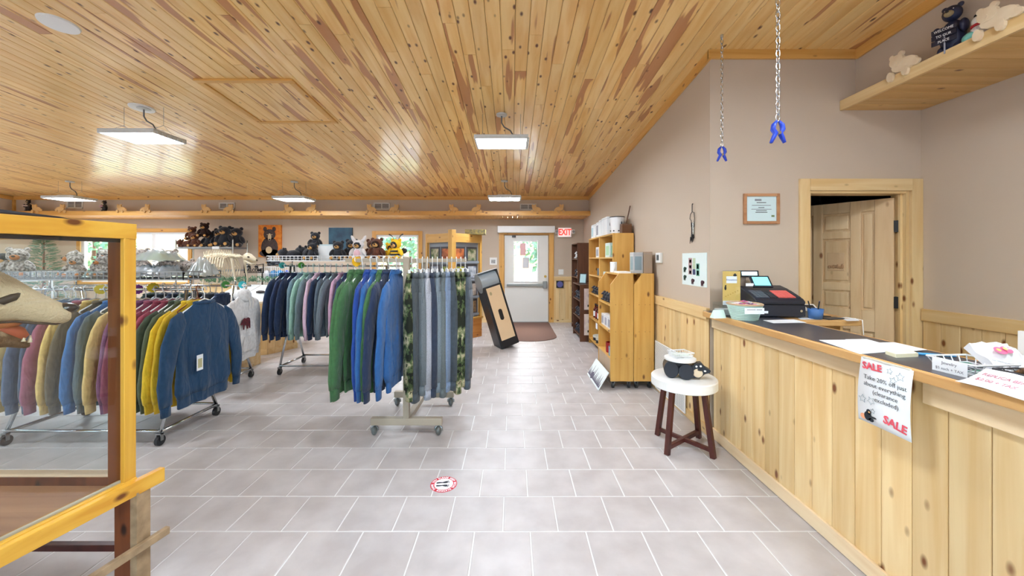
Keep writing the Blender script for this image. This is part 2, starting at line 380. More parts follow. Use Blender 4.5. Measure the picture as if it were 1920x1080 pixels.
# wainscot
def wainscot(name, org, along, out, L, z1=1.0, pw=.133, cap=True, base=True, k0=0):
    """planks proud of a wall: org on the floor, along the wall, out into the room"""
    A = Vector(along); O = Vector(out); org = Vector(org); mt = pine_x if abs(A.x) > .5 else pine_y
    Fm = frame(org, A, (0, 0, 1))
    def bx(a0, a1, o0, o1, z0, zz):
        M = MB(); P = lambda a, o, z: org+A*a+O*o+Vector((0, 0, z))
        M.add([P(a0,o0,z0), P(a1,o0,z0), P(a1,o1,z0), P(a0,o1,z0), P(a0,o0,zz), P(a1,o0,zz), P(a1,o1,zz), P(a0,o1,zz)], [(0,3,2,1),(4,5,6,7),(0,1,5,4),(1,2,6,5),(2,3,7,6),(3,0,4,7)]); return M
    root = struct(name, bx(0, L, 0, .004, .02, z1), mat('plank_gap', (150, 108, 60), .7))
    n = max(1, int(round(L/pw))); q = L/n; share = {}
    for i in range(n): part('plank', bx(i*q+.0015, (i+1)*q-.0015, .004, .016, .0, z1), pine_z, root, bev=.003)
    if cap: part('cap_rail', bx(0, L, 0, .034, z1-.02, z1+.08), mt, root, bev=.004)
    if base: part('base_board', bx(0, L, .0, .03, 0, .085), mt, root, bev=.004)
    return root
wainscot('wall_panelling_right', (XR, YJ, 0), (0, 1, 0), (-1, 0, 0), YB-YJ)
wainscot('wall_panelling_door_side', (.98, YB, 0), (1, 0, 0), (0, -1, 0), XR-.98-.03)
wainscot('wall_panelling_back', (-2.1, YB, 0), (1, 0, 0), (0, -1, 0), 1.8)
wainscot('wall_panelling_recess', (XR2, .0, 0), (0, 1, 0), (-1, 0, 0), YJ-.03)
# ================================================================== DOORS, WINDOWS, OUTSIDE
def casing(name, x0, x1, z0, z1, y, w=.1, sill=False, mx=None, mz=None):   # wooden trim round an opening in a wall facing -Y
    o = struct(name, B(((x0-w, y-.022, z0), (x0, y, z1+w))), mz or trim_z, .003)
    part('casing', B(((x1, y-.022, z0), (x1+w, y, z1+w))), mz or trim_z, o, bev=.003)
    part('casing', B(((x0, y-.024, z1), (x1, y, z1+w))), mx or trim_x, o, bev=.003)
    if sill: part('sill', B(((x0-w, y-.06, z0-.04), (x1+w, y, z0))), mx or trim_x, o, bev=.003)
    return o
trim_z = wood('golden_trim_upright', (228, 176, 98), (212, 154, 74), (120, 66, 30), axis=2, rough=.4, var=.08)
vinyl = mat('white_vinyl', (236, 238, 240), .35)
casing('trim_7', DOOR[0], DOOR[1], 0, DOOR[3], YB, .115)
# exit door
dr = tag(T('door_1', 'white steel exit door with a glass pane and a push bar', 'door', (.34, YB+.03, 0)), kind='structure')
x0, x1 = -.175, .855; gx0, gx1, gz0, gz1 = .05, .60, .97, 1.90
m = MB()
for a, b, c, d in holes(x0, x1, .01, 2.05, [(gx0, gx1, gz0, gz1)]): m.box((a, YB+.03, c), (b, YB+.075, d))
part('door_slab', m, offwhite, dr, True)
part('pane_frame', B(((gx0-.03, YB+.02, gz0-.03), (gx0, YB+.03, gz1+.03)), ((gx1, YB+.02, gz0-.03), (gx1+.03, YB+.03, gz1+.03)), ((gx0, YB+.02, gz0-.03), (gx1, YB+.03, gz0)), ((gx0, YB+.02, gz1), (gx1, YB+.03, gz1+.03))), white, dr, True, .003)
part('pane', B(((gx0, YB+.05, gz0), (gx1, YB+.056, gz1))), glass, dr, True)
pb = part('push_bar', B(((x0+.05, YB-.03, .855), (x1-.12, YB+.0, .915)), ((x0+.06, YB, .87), (x0+.1, YB+.03, .9)), ((x1-.2, YB, .87), (x1-.16, YB+.03, .9))), steel, dr, True, .006)
part('latch_case', B(((x1-.13, YB-.04, .80), (x1-.03, YB+.03, .97))), steel, dr, True, .01)
m = MB(); m.cyl((x1-.07, YB+.03, 1.08), (x1-.07, YB+.005, 1.08), .03); part('deadbolt', m, mat('brass', (190, 160, 90), .3, 1), dr, True, smooth=False)
part('light_gap_strip', B(((x0-.03, YB+.076, 0), (x0+.02, YB+.13, 2.09)), ((x1-.02, YB+.076, 0), (x1+.03, YB+.13, 2.09)), ((x0+.02, YB+.076, 2.03), (x1-.02, YB+.13, 2.09))), trim_z, dr, True)  # strips added behind the slab edges to stop light leaking past
part('threshold', B(((x0, YB-.03, 0), (x1, YB+.08, .014))), steel, dr, True)
part('closer_arm', B(((.0, YB-.05, 2.0), (.09, YB+.02, 2.04))), black, dr, True)
for i, (a, b, c, d, lab) in enumerate(((975, 986, 456, 479, 'pink printed notice'), (980, 992, 483, 503, 'white notice'))):
    n = part('notice', B(((PX(a, 8.9), YB+.046, PZ(d, 8.9)), (PX(b, 8.9), YB+.049, PZ(c, 8.9)))), mat('pink_paper' if i == 0 else 'notice_paper', (238, 190, 190) if i == 0 else (222, 222, 226), .7), dr, True, label=lab)
solo('air_curtain', B(((PX(933, 8.8), YB-.17, PZ(436.5, 8.8)), (PX(1040, 8.8), YB, PZ(425, 8.8)+.01))), white, 'long white air curtain box over the exit door', 'air curtain', bev=.01)
# exit sign
es = T('exit_sign', 'lit red and white EXIT sign with two emergency lamp heads', 'exit sign', (PX(1058.5, 8.85), YB, PZ(445, 8.85)))
part('housing', B(((PX(1046, 8.85), YB-.07, PZ(445, 8.85)), (PX(1071, 8.85), YB, PZ(427, 8.85)))), white, es, True, .005)
part('face', B(((PX(1047, 8.85), YB-.073, PZ(444, 8.85)), (PX(1070, 8.85), YB-.07, PZ(428, 8.85)))), mat('exit_face', (246, 232, 226), .5, emit=.25), es, True)
text('EXIT', .20, Matrix.Translation((0, -.0745, .112)) @ Matrix.Rotation(PI/2, 4, 'X'), mat('exit_red', (235, 40, 30), .5, emit=1.2), es, bold=.006, sx=.72)
for sx in (1043.5, 1074.5):
    m = MB(); m.cbox((PX(sx, 8.85), YB-.05, PZ(434.5, 8.85)), (.075, .08, .10)); lh = part('lamp_head', m, offwhite, es, True, .01)
    m = MB(); m.cyl((PX(sx, 8.85), YB-.09, PZ(434.5, 8.85)), (PX(sx, 8.85), YB-.097, PZ(434.5, 8.85)), .03); part('lens', m, steel, lh, True)
# windows
def window(name, wn, label_panes=2):
    x0, x1, z0, z1 = wn
    o = casing(name, x0, x1, z0, z1, YB, .09, True)
    fr = MB(); n = label_panes; w_ = (x1-x0)/n
    for i in range(n):
        a, b = x0+i*w_, x0+(i+1)*w_
        fr.box((a, YB+.03, z0), (a+.045, YB+.09, z1)); fr.box((b-.045, YB+.03, z0), (b, YB+.09, z1))
        fr.box((a+.045, YB+.03, z0), (b-.045, YB+.09, z0+.05)); fr.box((a+.045, YB+.03, z1-.05), (b-.045, YB+.09, z1))
    part('sash', fr, vinyl, o)
    for i in range(n): part('pane', B(((x0+i*w_+.045, YB+.055, z0+.05), (x0+(i+1)*w_-.045, YB+.061, z1-.05))), glass, o)
window('window_1', WIN1, 3); window('window_2', WIN2, 2)
k = 3
for a, b, c, d in LWIN_ADDED:  # frames and panes of the added left daylight openings
    o = struct('window_%d' % k, B(((XL-.12, a, c), (XL-.06, a+.05, d)), ((XL-.12, b-.05, c), (XL-.06, b, d)), ((XL-.12, a, c), (XL-.06, b, c+.05)), ((XL-.12, a, d-.05), (XL-.06, b, d))), vinyl)
    part('pane', B(((XL-.092, a+.05, c+.05), (XL-.086, b-.05, d-.05))), glass, o); k += 1
for a, b, c, d in FWIN_ADDED:  # frames and panes of the added daylight openings behind the camera
    o = struct('window_%d' % k, B(((a, YF-.1, c), (a+.05, YF-.04, d)), ((b-.05, YF-.1, c), (b, YF-.04, d)), ((a, YF-.1, c), (b, YF-.04, c+.05)), ((a, YF-.1, d-.05), (b, YF-.04, d))), vinyl)
    part('pane', B(((a+.05, YF-.075, c+.05), (b-.05, YF-.07, d-.05))), glass, o); k += 1
# outside: lawn, trees, and gravel added for a neutral bounce
struct('ground', B(((-60, YB+.2, -.3), (60, 13, -.12)), ((-60, -50, -.3), (XL-.2, YB+.2, -.12)), ((XL-.2, -50, -.3), (60, YF-.2, -.12))), mat('neutral_bounce_gravel', (196, 194, 190), .9, rgb2=(180, 178, 174), ns=6))  # pale surface put in to keep green lawn light off the interior
struct('ground_lawn', B(((-60, 13, -.3), (60, 60, -.11))), mat('lawn_grass', (150, 168, 116), .9, rgb2=(180, 190, 140), ns=3))
rt = random.Random(5)
leaf_m = mat('tree_leaves', (104, 140, 108), .8, rgb2=(150, 180, 150), ns=3)
trees = [(2.2, 18, 4.0, 'broad pale green tree outside seen right in the exit door pane'), (-1.6, 24, 5.2, 'taller green tree outside seen left in the exit door pane'), (-6.5, 24, 5.0, 'green tree outside the small window behind the toys'), (-30, 27, 5.2, 'green tree outside the wide left window')]
for x, y, h, lab in trees:
    t = T('garden_tree', lab, 'tree', (x, y, -.12), 0, 'trees outside')
    m = MB(); m.tube([(0, 0, 0), (.05, 0, h*.3), (0, .1, h*.6)], [.16, .12, .06], 8); part('trunk', m, brown_z, t)
    m = MB()
    for i in range(520):
        u = rt.uniform(0, 2*PI); v = rt.uniform(-1, 1); r = h*.42*(rt.random()**.33); c = Vector((r*math.cos(u)*math.sqrt(1-v*v), r*math.sin(u)*math.sqrt(1-v*v), h*.58+r*v*1.1)); s_ = rt.uniform(.12, .3)
        A = Vector((rt.uniform(-1, 1), rt.uniform(-1, 1), rt.uniform(-1, 1))).normalized(); Bv = A.orthogonal().normalized()
        m.add([c-A*s_, c+Bv*s_*.6, c+A*s_, c-Bv*s_*.6], [(0, 1, 2, 3)])
    o = part('crown', m, leaf_m, t); o['kind'] = 'stuff'
# office door opening, door, back room
jx0, jx1, jz = JD[0], JD[1], JD[3]
o = struct('trim_8', B(((jx0-.085, YJ-.022, 0), (jx0, YJ, jz+.1))), pine_z, .003)
part('casing', B(((jx1, YJ-.022, 0), (XR2-.002, YJ, jz+.1))), pine_z, o, bev=.003)
part('casing', B(((jx0, YJ-.024, jz), (jx1, YJ, jz+.1))), pine_x, o, bev=.003)
part('jamb', B(((jx0, YJ, 0), (jx0+.02, YJ+.13, jz))), pine_z, o); part('jamb', B(((jx1-.03, YJ, 0), (jx1, YJ+.13, jz))), pine_z, o)
part('jamb', B(((jx0+.02, YJ, jz-.02), (jx1-.03, YJ+.13, jz))), pine_x, o)
part('stop', B(((jx1-.05, YJ+.03, 0), (jx1-.03, YJ+.05, jz-.02))), pine_z, o)
hinge = Vector((jx1-.032, YJ+.09, 0)); DW, DH = .796, 2.03
d2 = tag(T('door_2', 'pale pine panelled door standing ajar behind the counter', 'door', hinge, math.radians(180-57)), kind='structure')
# local: x along the door from the hinge, the face towards the shop is +y
pw = mat('pale_door_pine', (214, 182, 142), .5)
door_w = wood('door_pine', (232, 204, 162), (218, 184, 138), (140, 92, 56), axis=2, rough=.45, knots=.3, var=.08)
def dpart(n, a, b, mt, bev=.004): return part(n, B((a, b)), mt, d2, bev=bev)
for a, b in ((.0, .125), (.218, .293), (.503, .578), (.671, DW)): dpart('stile', (a, 0, .01), (b, .036, DH), door_w)
for x0_, x1_ in ((.125, .218), (.293, .503), (.578, .671)):
    zs = [(.01, .20), (.84, 1.03), (1.93, DH)]+([(1.20, 1.274), (1.69, 1.756)] if x0_ == .293 else [])
    for a, b in zs: dpart('rail', (x0_, 0, a), (x1_, .034, b), door_w)
    zs.sort()
    for (q0, q1), (r0, r1) in zip(zs, zs[1:]):
        p = part('panel', B(((x0_, .006, q1), (x1_, .014, r0))), door_w, d2)
        part('raised_field', B(((x0_+.016, .014, q1+.02), (x1_-.016, .028, r0-.02))), door_w, p, bev=.008)
cv = part('carved_plaque', B(((.335, .028, 1.385), (.465, .036, 1.555))), pw, d2, bev=.003, label='small carved wildlife plaque in the door')
rr = random.Random(2); m = MB()
for i in range(7): m.ell((.35+i*.0165, .038, 1.415+rr.uniform(0, .012)), (.012, .006, .012+rr.uniform(0, .012)), 8, 5)
part('carving', m, mat('carving_brown', (178, 138, 100), .6), cv, smooth=True)
for z in (.35, 1.12, 1.78):
    m = B(((-.028, .0, z-.05), (.0, .042, z+.05))); hg = part('hinge', m, black, d2)
m = MB(); m.cyl((.735, .036, .98), (.735, .08, .98), .012); m.ell((.735, .1, .98), (.03, .025, .03)); part('knob', m, mat('brass', (190, 160, 90), .3, 1), d2, smooth=True)
shed = mat('dark_metal_cladding', (120, 120, 124), .45, .5)
struct('wall_office_back', B(((XR+.12, 6.2, 0), (5.6, 6.3, 3.6))), shed)
m = MB()
for i in range(24): m.box((1.9+i*.15, 6.16, 0), (1.94+i*.15, 6.2, 3.6))
part('cladding_rib', m, shed, bpy.data.objects['wall_office_back'])
struct('wall_office_side', B(((5.5, YJ+.13, 0), (5.6, 6.2, 3.6)), ((XR2+.15, YJ, 0), (5.6, YJ+.13, 3.6))), shed)
struct('ceiling_office', B(((XR, YJ+.13, 3.5), (5.6, 6.3, 3.6))), shed)
struct('floor_office', B(((XR+.12, YJ+.13, -.1), (5.6, 6.3, 0))), mat('concrete', (140, 138, 134), .8))

# ================================================================== LEDGES
lb = tag(T('trim_9', 'long wooden ledge along the back wall carrying bear cutouts', 'ledge', ((XL+XR)/2, 8.2, 2.42)), kind='structure')
part('fascia', B(((XL, 8.06, 2.425), (XR-.002, 8.085, 2.52))), trim_x, lb, True, .003)
part('top_board', B(((XL, 8.085, 2.49), (XR-.002, YU, 2.505))), trim_x, lb, True)
m = MB()
for i in range(int((XR-XL)/.111)): m.box((XR-.002-(i+1)*.111+.002, 8.085, 2.428), (XR-.004-i*.111, YB-.001, 2.442))
o = part('soffit_boards', m, trim_y, lb, True); o['kind'] = 'stuff'
lr = tag(T('trim_10', 'pale pine ledge high on the right wall', 'ledge', (3.1, 1, 2.75)), kind='structure')
part('fascia', B(((2.78, YF, 2.755), (2.805, YJ-.001, 2.838))), pine_y, lr, True, .003)
part('top_board', B(((2.805, YF, 2.80), (XU, YJ-.001, 2.815))), pine_y, lr, True)
soff = wood('ledge_soffit_board', (222, 180, 116), (206, 160, 92), (110, 60, 30), axis=0, var=.12, rough=.45)
for i in range(52):
    y = YJ-.004-(i+1)*.118
    if y > YF: part('soffit_board', B(((2.805, y+.002, 2.757), (XR2-.001, y+.116, 2.772))), soff, lr, True, .002)
# pale wooden bear cutouts on the ledges
cutm = mat('pale_cut_wood', (226, 184, 122), .6, rgb2=(212, 166, 104), ns=8)
cutm2 = mat('white_cut_wood', (238, 220, 190), .6, rgb2=(228, 204, 168), ns=8)
def cutout_mb():                                    # a bear leaning over an edge: head, ears, body, paws; flat, 2 cm thick
    m = MB(); m.smooth = False
    def disc(x, z, rx, rz, y0, y1, n=14):
        m.prism([(rx*math.cos(2*PI*i/n), rz*math.sin(2*PI*i/n)) for i in range(n)], frame((x, y0, z), (1, 0, 0), (0, 0, 1)), y0-y1)
    disc(.02, .03, .085, .045, -.006, .012); disc(-.03, .075, .048, .042, -.009, .014)
    disc(-.062, .112, .018, .018, -.007, .011); disc(.0, .115, .018, .018, -.0075, .0105); disc(-.04, .062, .02, .016, -.014, .0)
    disc(-.075, -.02, .022, .034, -.011, .009); disc(.03, -.02, .022, .034, -.0115, .009); disc(.095, .01, .03, .024, -.008, .008)
    return m
bx_ = [68, 115, 227, 274, 385, 430, 540, 585, 695, 741, 849, 895, 1004, 1050]
for i, px in enumerate(bx_):
    m = cutout_mb()
    if i % 2: m.xf(Matrix.Scale(-1, 4, (1, 0, 0)))
    n = ['first', 'second', 'third', 'fourth', 'fifth', 'sixth', 'seventh'][i//2]
    solo('bear_cutout', m, cutm, '%s bear cutout of the %s pair from the left on the back ledge' % ('left' if i % 2 == 0 else 'right', n), 'bear cutout', 'bear cutouts on the back ledge', loc=(PX(px, 8.05), 8.045, 2.53))
for px, lab in ((1693, 'small pale bear cutout climbing the right ledge near the corner'), (1868, 'larger pale bear cutout climbing the right ledge beyond the figurine')):
    m = cutout_mb(); y = 2.78*F/(px-CX); solo('bear_cutout', m, cutm2, lab, 'bear cutout', 'bear cutouts on the right ledge', loc=(2.768, y, 2.845), rotz=-PI/2)
# wall vents
for i, (a, b, c, d) in enumerate(((126, 156, 377, 391), (411, 441, 380, 392), (701, 731, 380, 393), (975, 1006, 382, 394))):
    Y = YU; x0, x1, z0, z1 = PX(a, Y), PX(b, Y), PZ(d, Y), PZ(c, Y)
    v = T('wall_vent', 'white louvred vent, %s from the left above the back ledge' % ['first', 'second', 'third', 'fourth'][i], 'vent', ((x0+x1)/2, Y, z0), 0, 'vents above the back ledge')
    part('frame', B(((x0, Y-.012, z0), (x1, Y, z0+.022)), ((x0, Y-.012, z1-.022), (x1, Y, z1)), ((x0, Y-.012, z0), (x0+.022, Y, z1)), ((x1-.022, Y-.012, z0), (x1, Y, z1)), (((x0+x1)/2-.008, Y-.012, z0), ((x0+x1)/2+.008, Y, z1))), offwhite, v, True)
    part('backing', B(((x0+.01, Y-.003, z0+.01), (x1-.01, Y, z1-.01))), mat('vent_dark', (60, 52, 50), .7), v, True)
    for k in range(5): part('louvre', B(((x0+.022, Y-.01, z0+.028+k*.022), (x1-.022, Y-.003, z0+.036+k*.022))), offwhite, v, True)

# ================================================================== LAMPS, CEILING FITTINGS
greym = mat('lamp_housing', (206, 208, 208), .4)
def led_panel(x, y, label):
    zc = CEI(y); zb = zc-.34
    t = T('hanging_led_light', label, 'ceiling light', (x, y, zb), 0, 'hanging LED lights')
    hw, hd = .30, .205
    m = B(((-hw, -hd, .012), (hw, hd, .04)), ((-hw, -hd, -.008), (-hw+.02, hd, .012)), ((hw-.02, -hd, -.008), (hw, hd, .012)), ((-hw+.02, -hd, -.008), (hw-.02, -hd+.012, .012)), ((-hw+.02, hd-.012, -.008), (hw-.02, hd, .012)), ((-.13, -.1, .04), (.13, .1, .07)))
    part('housing', m, greym, t, bev=.003)
    for k in range(4):
        yy = -hd+.014+k*.0965; part('light_strip', B(((-hw+.022, yy, .0), (hw-.022, yy+.088, .011))), lamp_m, t)
    for k in range(6): part('end_clip', B(((hw-.004, -.17+k*.062, -.006), (hw+.012, -.145+k*.062, .02))), greym, t)
    m = MB(); m.lathe([(.0, 0), (.062, 0), (.062, -.018), (.02, -.024), (0, -.024)], (0, 0, zc-zb)); part('canopy', m, greym, t)
    m = MB(); m.tube([(0, 0, .318), (.0, 0, .24), (.03, .0, .19), (.1, 0, .15), (.13, 0, .10), (.13, 0, .065)], .008, 6); part('power_cord', m, mat('grey_cord', (110, 110, 112), .5), t)
    for sx in (-1, 1):
        m = MB(); m.tube([(sx*.22, -.15, .04), (sx*.22, 0, .14), (sx*.22, .15, .04)], .002, 4); m.tube([(sx*.22, 0, .14), (sx*.22, 0, zc-zb-.0)], .002, 4)
        part('suspension_wire', m, steel, t)
led_panel(-4.1, 4.2, 'hanging LED light nearest the camera at upper left')
led_panel(-.12, 4.36, 'hanging LED light in the middle over the aisle')
led_panel(-8.3, 7.08, 'hanging LED light far left by the back ledge')
led_panel(-4.1, 7.1, 'hanging LED light above the bear painting')
led_panel(-.14, 7.05, 'hanging LED light nearest the exit door')
led_panel(-8.2, 4.2, 'hanging LED light at the far left out of view')
for x, y, lab in ((-8.2, 1.45, 'left end of the row above the camera'), (-4.1, 1.45, 'middle of the row above the camera'), (-.12, 1.45, 'right above the camera'), (1.9, 1.0, 'above the sales counter'), (-4.1, -1.4, 'behind the camera on the left'), (-.12, -1.4, 'behind the camera over the aisle')):
    led_panel(x, y, 'hanging LED light '+lab)
for px, py, lab in ((110, 44, 'larger round white speaker flush in the ceiling at upper left'), (266, 202, 'round white ceiling disc beside the nearest hanging light')):
    k = (HY-py)/F; Y = (2.86+.08*8.25-H)/(k+.08); m = MB(); m.lathe([(0, .0), (.11, 0), (.115, .012), (0, .014)], n=28)
    m.xf(Matrix.Rotation(rot, 4, 'X')); solo('ceiling_disc', m, white, lab, 'ceiling fitting', loc=(PX(px, Y), Y, CEI(Y)-.012), smooth=False)
# attic hatch: a frame of trim on the ceiling
def cpt(px, py): k = (HY-py)/F; Y = (2.86+.66-H)/(k+.08); return PX(px, Y), Y
(ax, ay), (bx2, by) = cpt(372, 150), cpt(500, 228); hx0, hx1, hy0, hy1 = ax, cpt(545, 150)[0], ay, by
h = T('attic_hatch', 'square attic hatch framed with pine trim in the ceiling', 'hatch', ((hx0+hx1)/2, (hy0+hy1)/2, CEI((hy0+hy1)/2)))
def crail(n, x0, y0, x1, y1):
    m = MB(); m.bar((x0, y0, CEI(y0)-.009), (x1, y1, CEI(y1)-.009), .06, .02); part(n, m, trim_x if y0 == y1 else trim_y, h, True, .003)
crail('frame_rail', hx0-.03, hy0, hx1+.03, hy0); crail('frame_rail', hx0-.03, hy1, hx1+.03, hy1); crail('frame_rail', hx0, hy0+.03, hx0, hy1-.03); crail('frame_rail', hx1, hy0+.03, hx1, hy1-.03)
for i in range(7):
    q = (hx1-hx0-.06)/7; m = MB(); x = hx0+.03+(i+.5)*q; m.bar((x, hy0+.03, CEI(hy0)-.003), (x, hy1-.03, CEI(hy1)-.003), q-.004, .008); part('hatch_board', m, ceil_w, h, True)
# chains with blue spring clamps
bluep = mat('blue_clamp_plastic', (30, 66, 190), .35)
def clamp_chain(px, ytop, Y, lab1, lab2):
    x = PX(px, Y); zt = CEI(Y); zb = PZ(ytop, Y)
    t = T('hanging_chain', lab1, 'chain', (x, Y, zb), 0, 'hanging chains'); n = int((zt-zb)/.034); m = MB()
    for i in range(n+1):
        a = i % 2*PI/2; c = Vector((0, 0, i*.034+.02)); pts = []
        for j in range(10):
            u = 2*PI*j/10; pts.append(c+Vector((math.cos(a)*.010*math.cos(u), math.sin(a)*.010*math.cos(u), .022*math.sin(u))))
        m.tube(pts, .0032, 5, True)
    o = part('chain_links', m, chrome, t, smooth=True); o['kind'] = 'stuff'
    m = MB(); m.cyl((0, 0, zt-zb-.02), (0, 0, zt-zb), .012); part('ceiling_hook', m, chrome, t)
    c = T('spring_clamp', lab2, 'clamp', (x, Y, zb-.115), 0, 'blue spring clamps')
    for s in (-1, 1):
        m = MB(); m.smooth = True
        m.tube([(s*.006, 0, .115), (s*.022, 0, .095), (s*.026, 0, .07), (s*.012, 0, .05), (s*.022, 0, .03), (s*.036, 0, .0)], [.006, .011, .011, .011, .010, .007], 8, ry=[.008, .014, .016, .016, .014, .010]); part('jaw', m, bluep, c, smooth=True)
    m = MB(); m.cyl((0, -.016, .05), (0, .016, .05), .009); part('pivot_spring', m, chrome, c)
clamp_chain(1353.5, 275, 3.0, 'thin chain hanging before the office wall nearer the corner', 'smaller blue spring clamp on the chain nearer the wall corner')
clamp_chain(1458.5, 227, 2.0, 'thick chain hanging nearer the camera over the counter', 'larger blue spring clamp on the chain nearer the camera')

# ================================================================== FLOOR THINGS
m = MB(); hw, y1, y0 = .53, 8.82, 6.82; xc = .33
poly = [(xc-hw, y1), (xc+hw, y1), (xc+hw, y0+.45)]+[(xc+hw*math.cos(a), y0+.45-.45*math.sin(a)) for a in [PI*i/16 for i in range(1, 16)]]+[(xc-hw, y0+.45)]
m.prism(poly[::-1], Matrix.Translation((0, 0, .001)), .009)
mt_ = solo('door_mat', m, mat('brown_mat', (112, 84, 74), .95, rgb2=(134, 104, 92), ns=120, bump=.5), 'brown half-round ribbed mat before the exit door', 'door mat')
st = T('floor_sticker', 'round red and white distancing sticker with black footprints on the tiles', 'sticker', G(832, 908), math.radians(6))
m = MB(); m.lathe([(0, 0), (.088, 0), (.088, .0012), (0, .0012)], n=48); part('red_disc', m, mat('sticker_red', (206, 30, 48), .4), st)
m = MB(); m.lathe([(0, .0012), (.062, .0012), (.062, .0018), (0, .0018)], n=48); part('white_disc', m, paper, st)
for s in (-1, 1):
    m = MB(); m.prism([(x, s*y) for x, y in ((-.046, .008), (-.05, .016), (-.045, .023), (-.03, .024), (-.008, .021), (.012, .03), (.022, .03), (.028, .02), (.024, .010), (.008, .008), (-.01, .012), (-.03, .010))][::s], Matrix.Translation((0, 0, .0018)), .0006)
    for k in range(5): a = .012+k*.0055; m.ell((.034-abs(k-1)*.0025, s*a, .002), (.0045, .0024, .0007), 8, 4)
    part('footprint', m, ink, st)
def ring_text(s, r, a0, a1):
    n = len(s)
    for i, ch in enumerate(s):
        if ch == ' ': continue
        a = a0+(a1-a0)*i/(n-1); text(ch, .021, Matrix.Translation((r*math.cos(a), r*math.sin(a), .0016)) @ RZ(a-PI/2), paper, st, depth=.0003, bold=.0006)
ring_text('PLEASE KEEP SOCIAL DISTANCE', .074, math.radians(118), math.radians(-118))
ring_text('THANK YOU', .074, math.radians(222), math.radians(138))
# ================================================================== SALES COUNTER
ct = T('counter_cabinet', 'long knotty pine counter front with vertical planks', 'counter', (1.8, 1.6, 0))
YC0, YC1 = 3.16, .1
part('carcass', B(((1.70, YC1, .0), (1.98, YC1+.02, 1.018)), ((1.965, YC1, .0), (1.98, YC0, 1.018)), ((1.70, YC1, .0), (1.704, YC0, 1.018)), ((1.704, YC1+.02, .5), (1.965, YC0-.02, .52)), ((1.704, YC1+.02, .06), (1.965, YC0-.02, .08)), ((1.70, YC0-.02, .0), (1.98, YC0, 1.018))), pine_z, ct, True)
seams = [3.05]+[3.05-.1325*i for i in range(1, 23)]
seams = [YC0]+[y for y in seams if y > YC1]+[YC1]
for a, b in zip(seams, seams[1:]): part('plank', B(((1.688, b+.0015, .03), (1.70, a-.0015, 1.018))), pine_z, ct, True, .0035)
part('top_rail', B(((1.672, 1.60, .925), (1.688, YC0, 1.018))), pale_y, ct, True, .003)
part('top_rail', B(((1.664, YC1, .915), (1.688, 1.53, 1.010))), pale_y, ct, True, .003)
part('base_board', B(((1.672, YC1, .004), (1.688, YC0, .088))), pale_y, ct, True, .003)
oak_y = wood('oak_edge', (216, 172, 112), (196, 146, 86), (120, 74, 34), axis=1, rough=.4, knots=0, var=.05)
wt = T('countertop', 'black laminate countertop with an oak front edge', 'countertop', (1.8, 1.6, 1.018))
part('laminate', B(((1.622, YC1-.02, 1.018), (2.005, YJ-.002, 1.0595))), mat('black_laminate', (58, 58, 66), .3, rgb2=(70, 70, 78), ns=200), wt, True)
part('front_edge', B(((1.598, YC1-.02, 1.016), (1.622, YJ-.045, 1.060))), oak_y, wt, True, .006)
part('back_edge', B(((2.005, YC1-.02, 1.018), (2.022, 2.70, 1.060))), oak_y, wt, True, .005)
part('end_edge', B(((1.60, YJ-.046, 1.016), (1.66, YJ-.03, 1.060))), oak_y, wt, True, .004)
rs = T('return_desk', 'short wooden return desk with a rounded corner behind the counter', 'desk', (2.28, 2.93, 0))
m = MB(); m.prism([(2.023, 2.72), (2.50, 2.72)]+[(2.50+.06*math.sin(a), 2.78-.06*math.cos(a)) for a in (PI/6, PI/3, PI/2)]+[(2.56, 3.17), (2.023, 3.17)], Matrix.Translation((0, 0, 1.012)), .042); part('desk_top', m, wood('oak_top', (216, 172, 112), (196, 146, 86), (120, 74, 34), axis=0, rough=.35, knots=0, var=.05), rs, True, .008)
part('end_panel', B(((2.42, 2.78, 0), (2.44, 3.15, 1.012))), pine_z, rs, True); part('back_panel', B(((2.03, 3.13, 0), (2.42, 3.15, 1.012))), pine_z, rs, True)
ZC = 1.060
def sheet(name, pts, z, mt, lab, cat, group=None, th=.0012):   # flat paper given by pixel corners on a level
    m = MB(); P = [G(x, y, z) for x, y in pts]; m.add([p for p in P]+[p+Vector((0, 0, th)) for p in P], [tuple(range(len(P)-1, -1, -1)), tuple(range(len(P), 2*len(P)))]+[(i, (i+1) % len(P), len(P)+(i+1) % len(P), len(P)+i) for i in range(len(P))])
    return solo(name, m, mt, lab, cat, group)
sheet('paper_sheet', [(1430, 600.5), (1488, 599), (1512, 605), (1450, 606)], ZC+.0005, paper, 'white sheet just before the cash register drawer', 'paper', 'papers on the counter')
sheet('paper_sheet', [(1536, 638), (1596, 637), (1664, 660), (1612, 664)], ZC+.0005, paper, 'long white sheet in the middle of the dark countertop', 'paper', 'papers on the counter')
sheet('paper_sheet', [(1585, 636.5), (1625, 636), (1700, 657), (1655, 660)], ZC+.002, paper, 'white sheet overlapping the long one on the countertop', 'paper', 'papers on the counter')
sheet('paper_sheet', [(1646, 643), (1676, 642), (1738, 656), (1706, 659)], ZC+.0035, paper, 'white sheet by the back edge near the notepad', 'paper', 'papers on the counter')
sheet('notepad', [(1660, 664), (1705, 661), (1722, 669), (1680, 671)], ZC, mat('cream_pad', (246, 240, 206), .7), 'thick cream notepad on the counter beside a blue pen', 'notepad', th=.016)
m = MB(); a, b = G(1712, 662.5, ZC+.006), G(1788, 668, ZC+.006); m.tube([a, a.lerp(b, .25), b], [.006, .006, .005], 8); m.tube([b, b+(b-a).normalized()*.012], [.004, .001], 6)
solo('pen', m, mat('blue_pen', (70, 160, 220), .4), 'bright blue pen lying beside the cream notepad', 'pen', smooth=True)
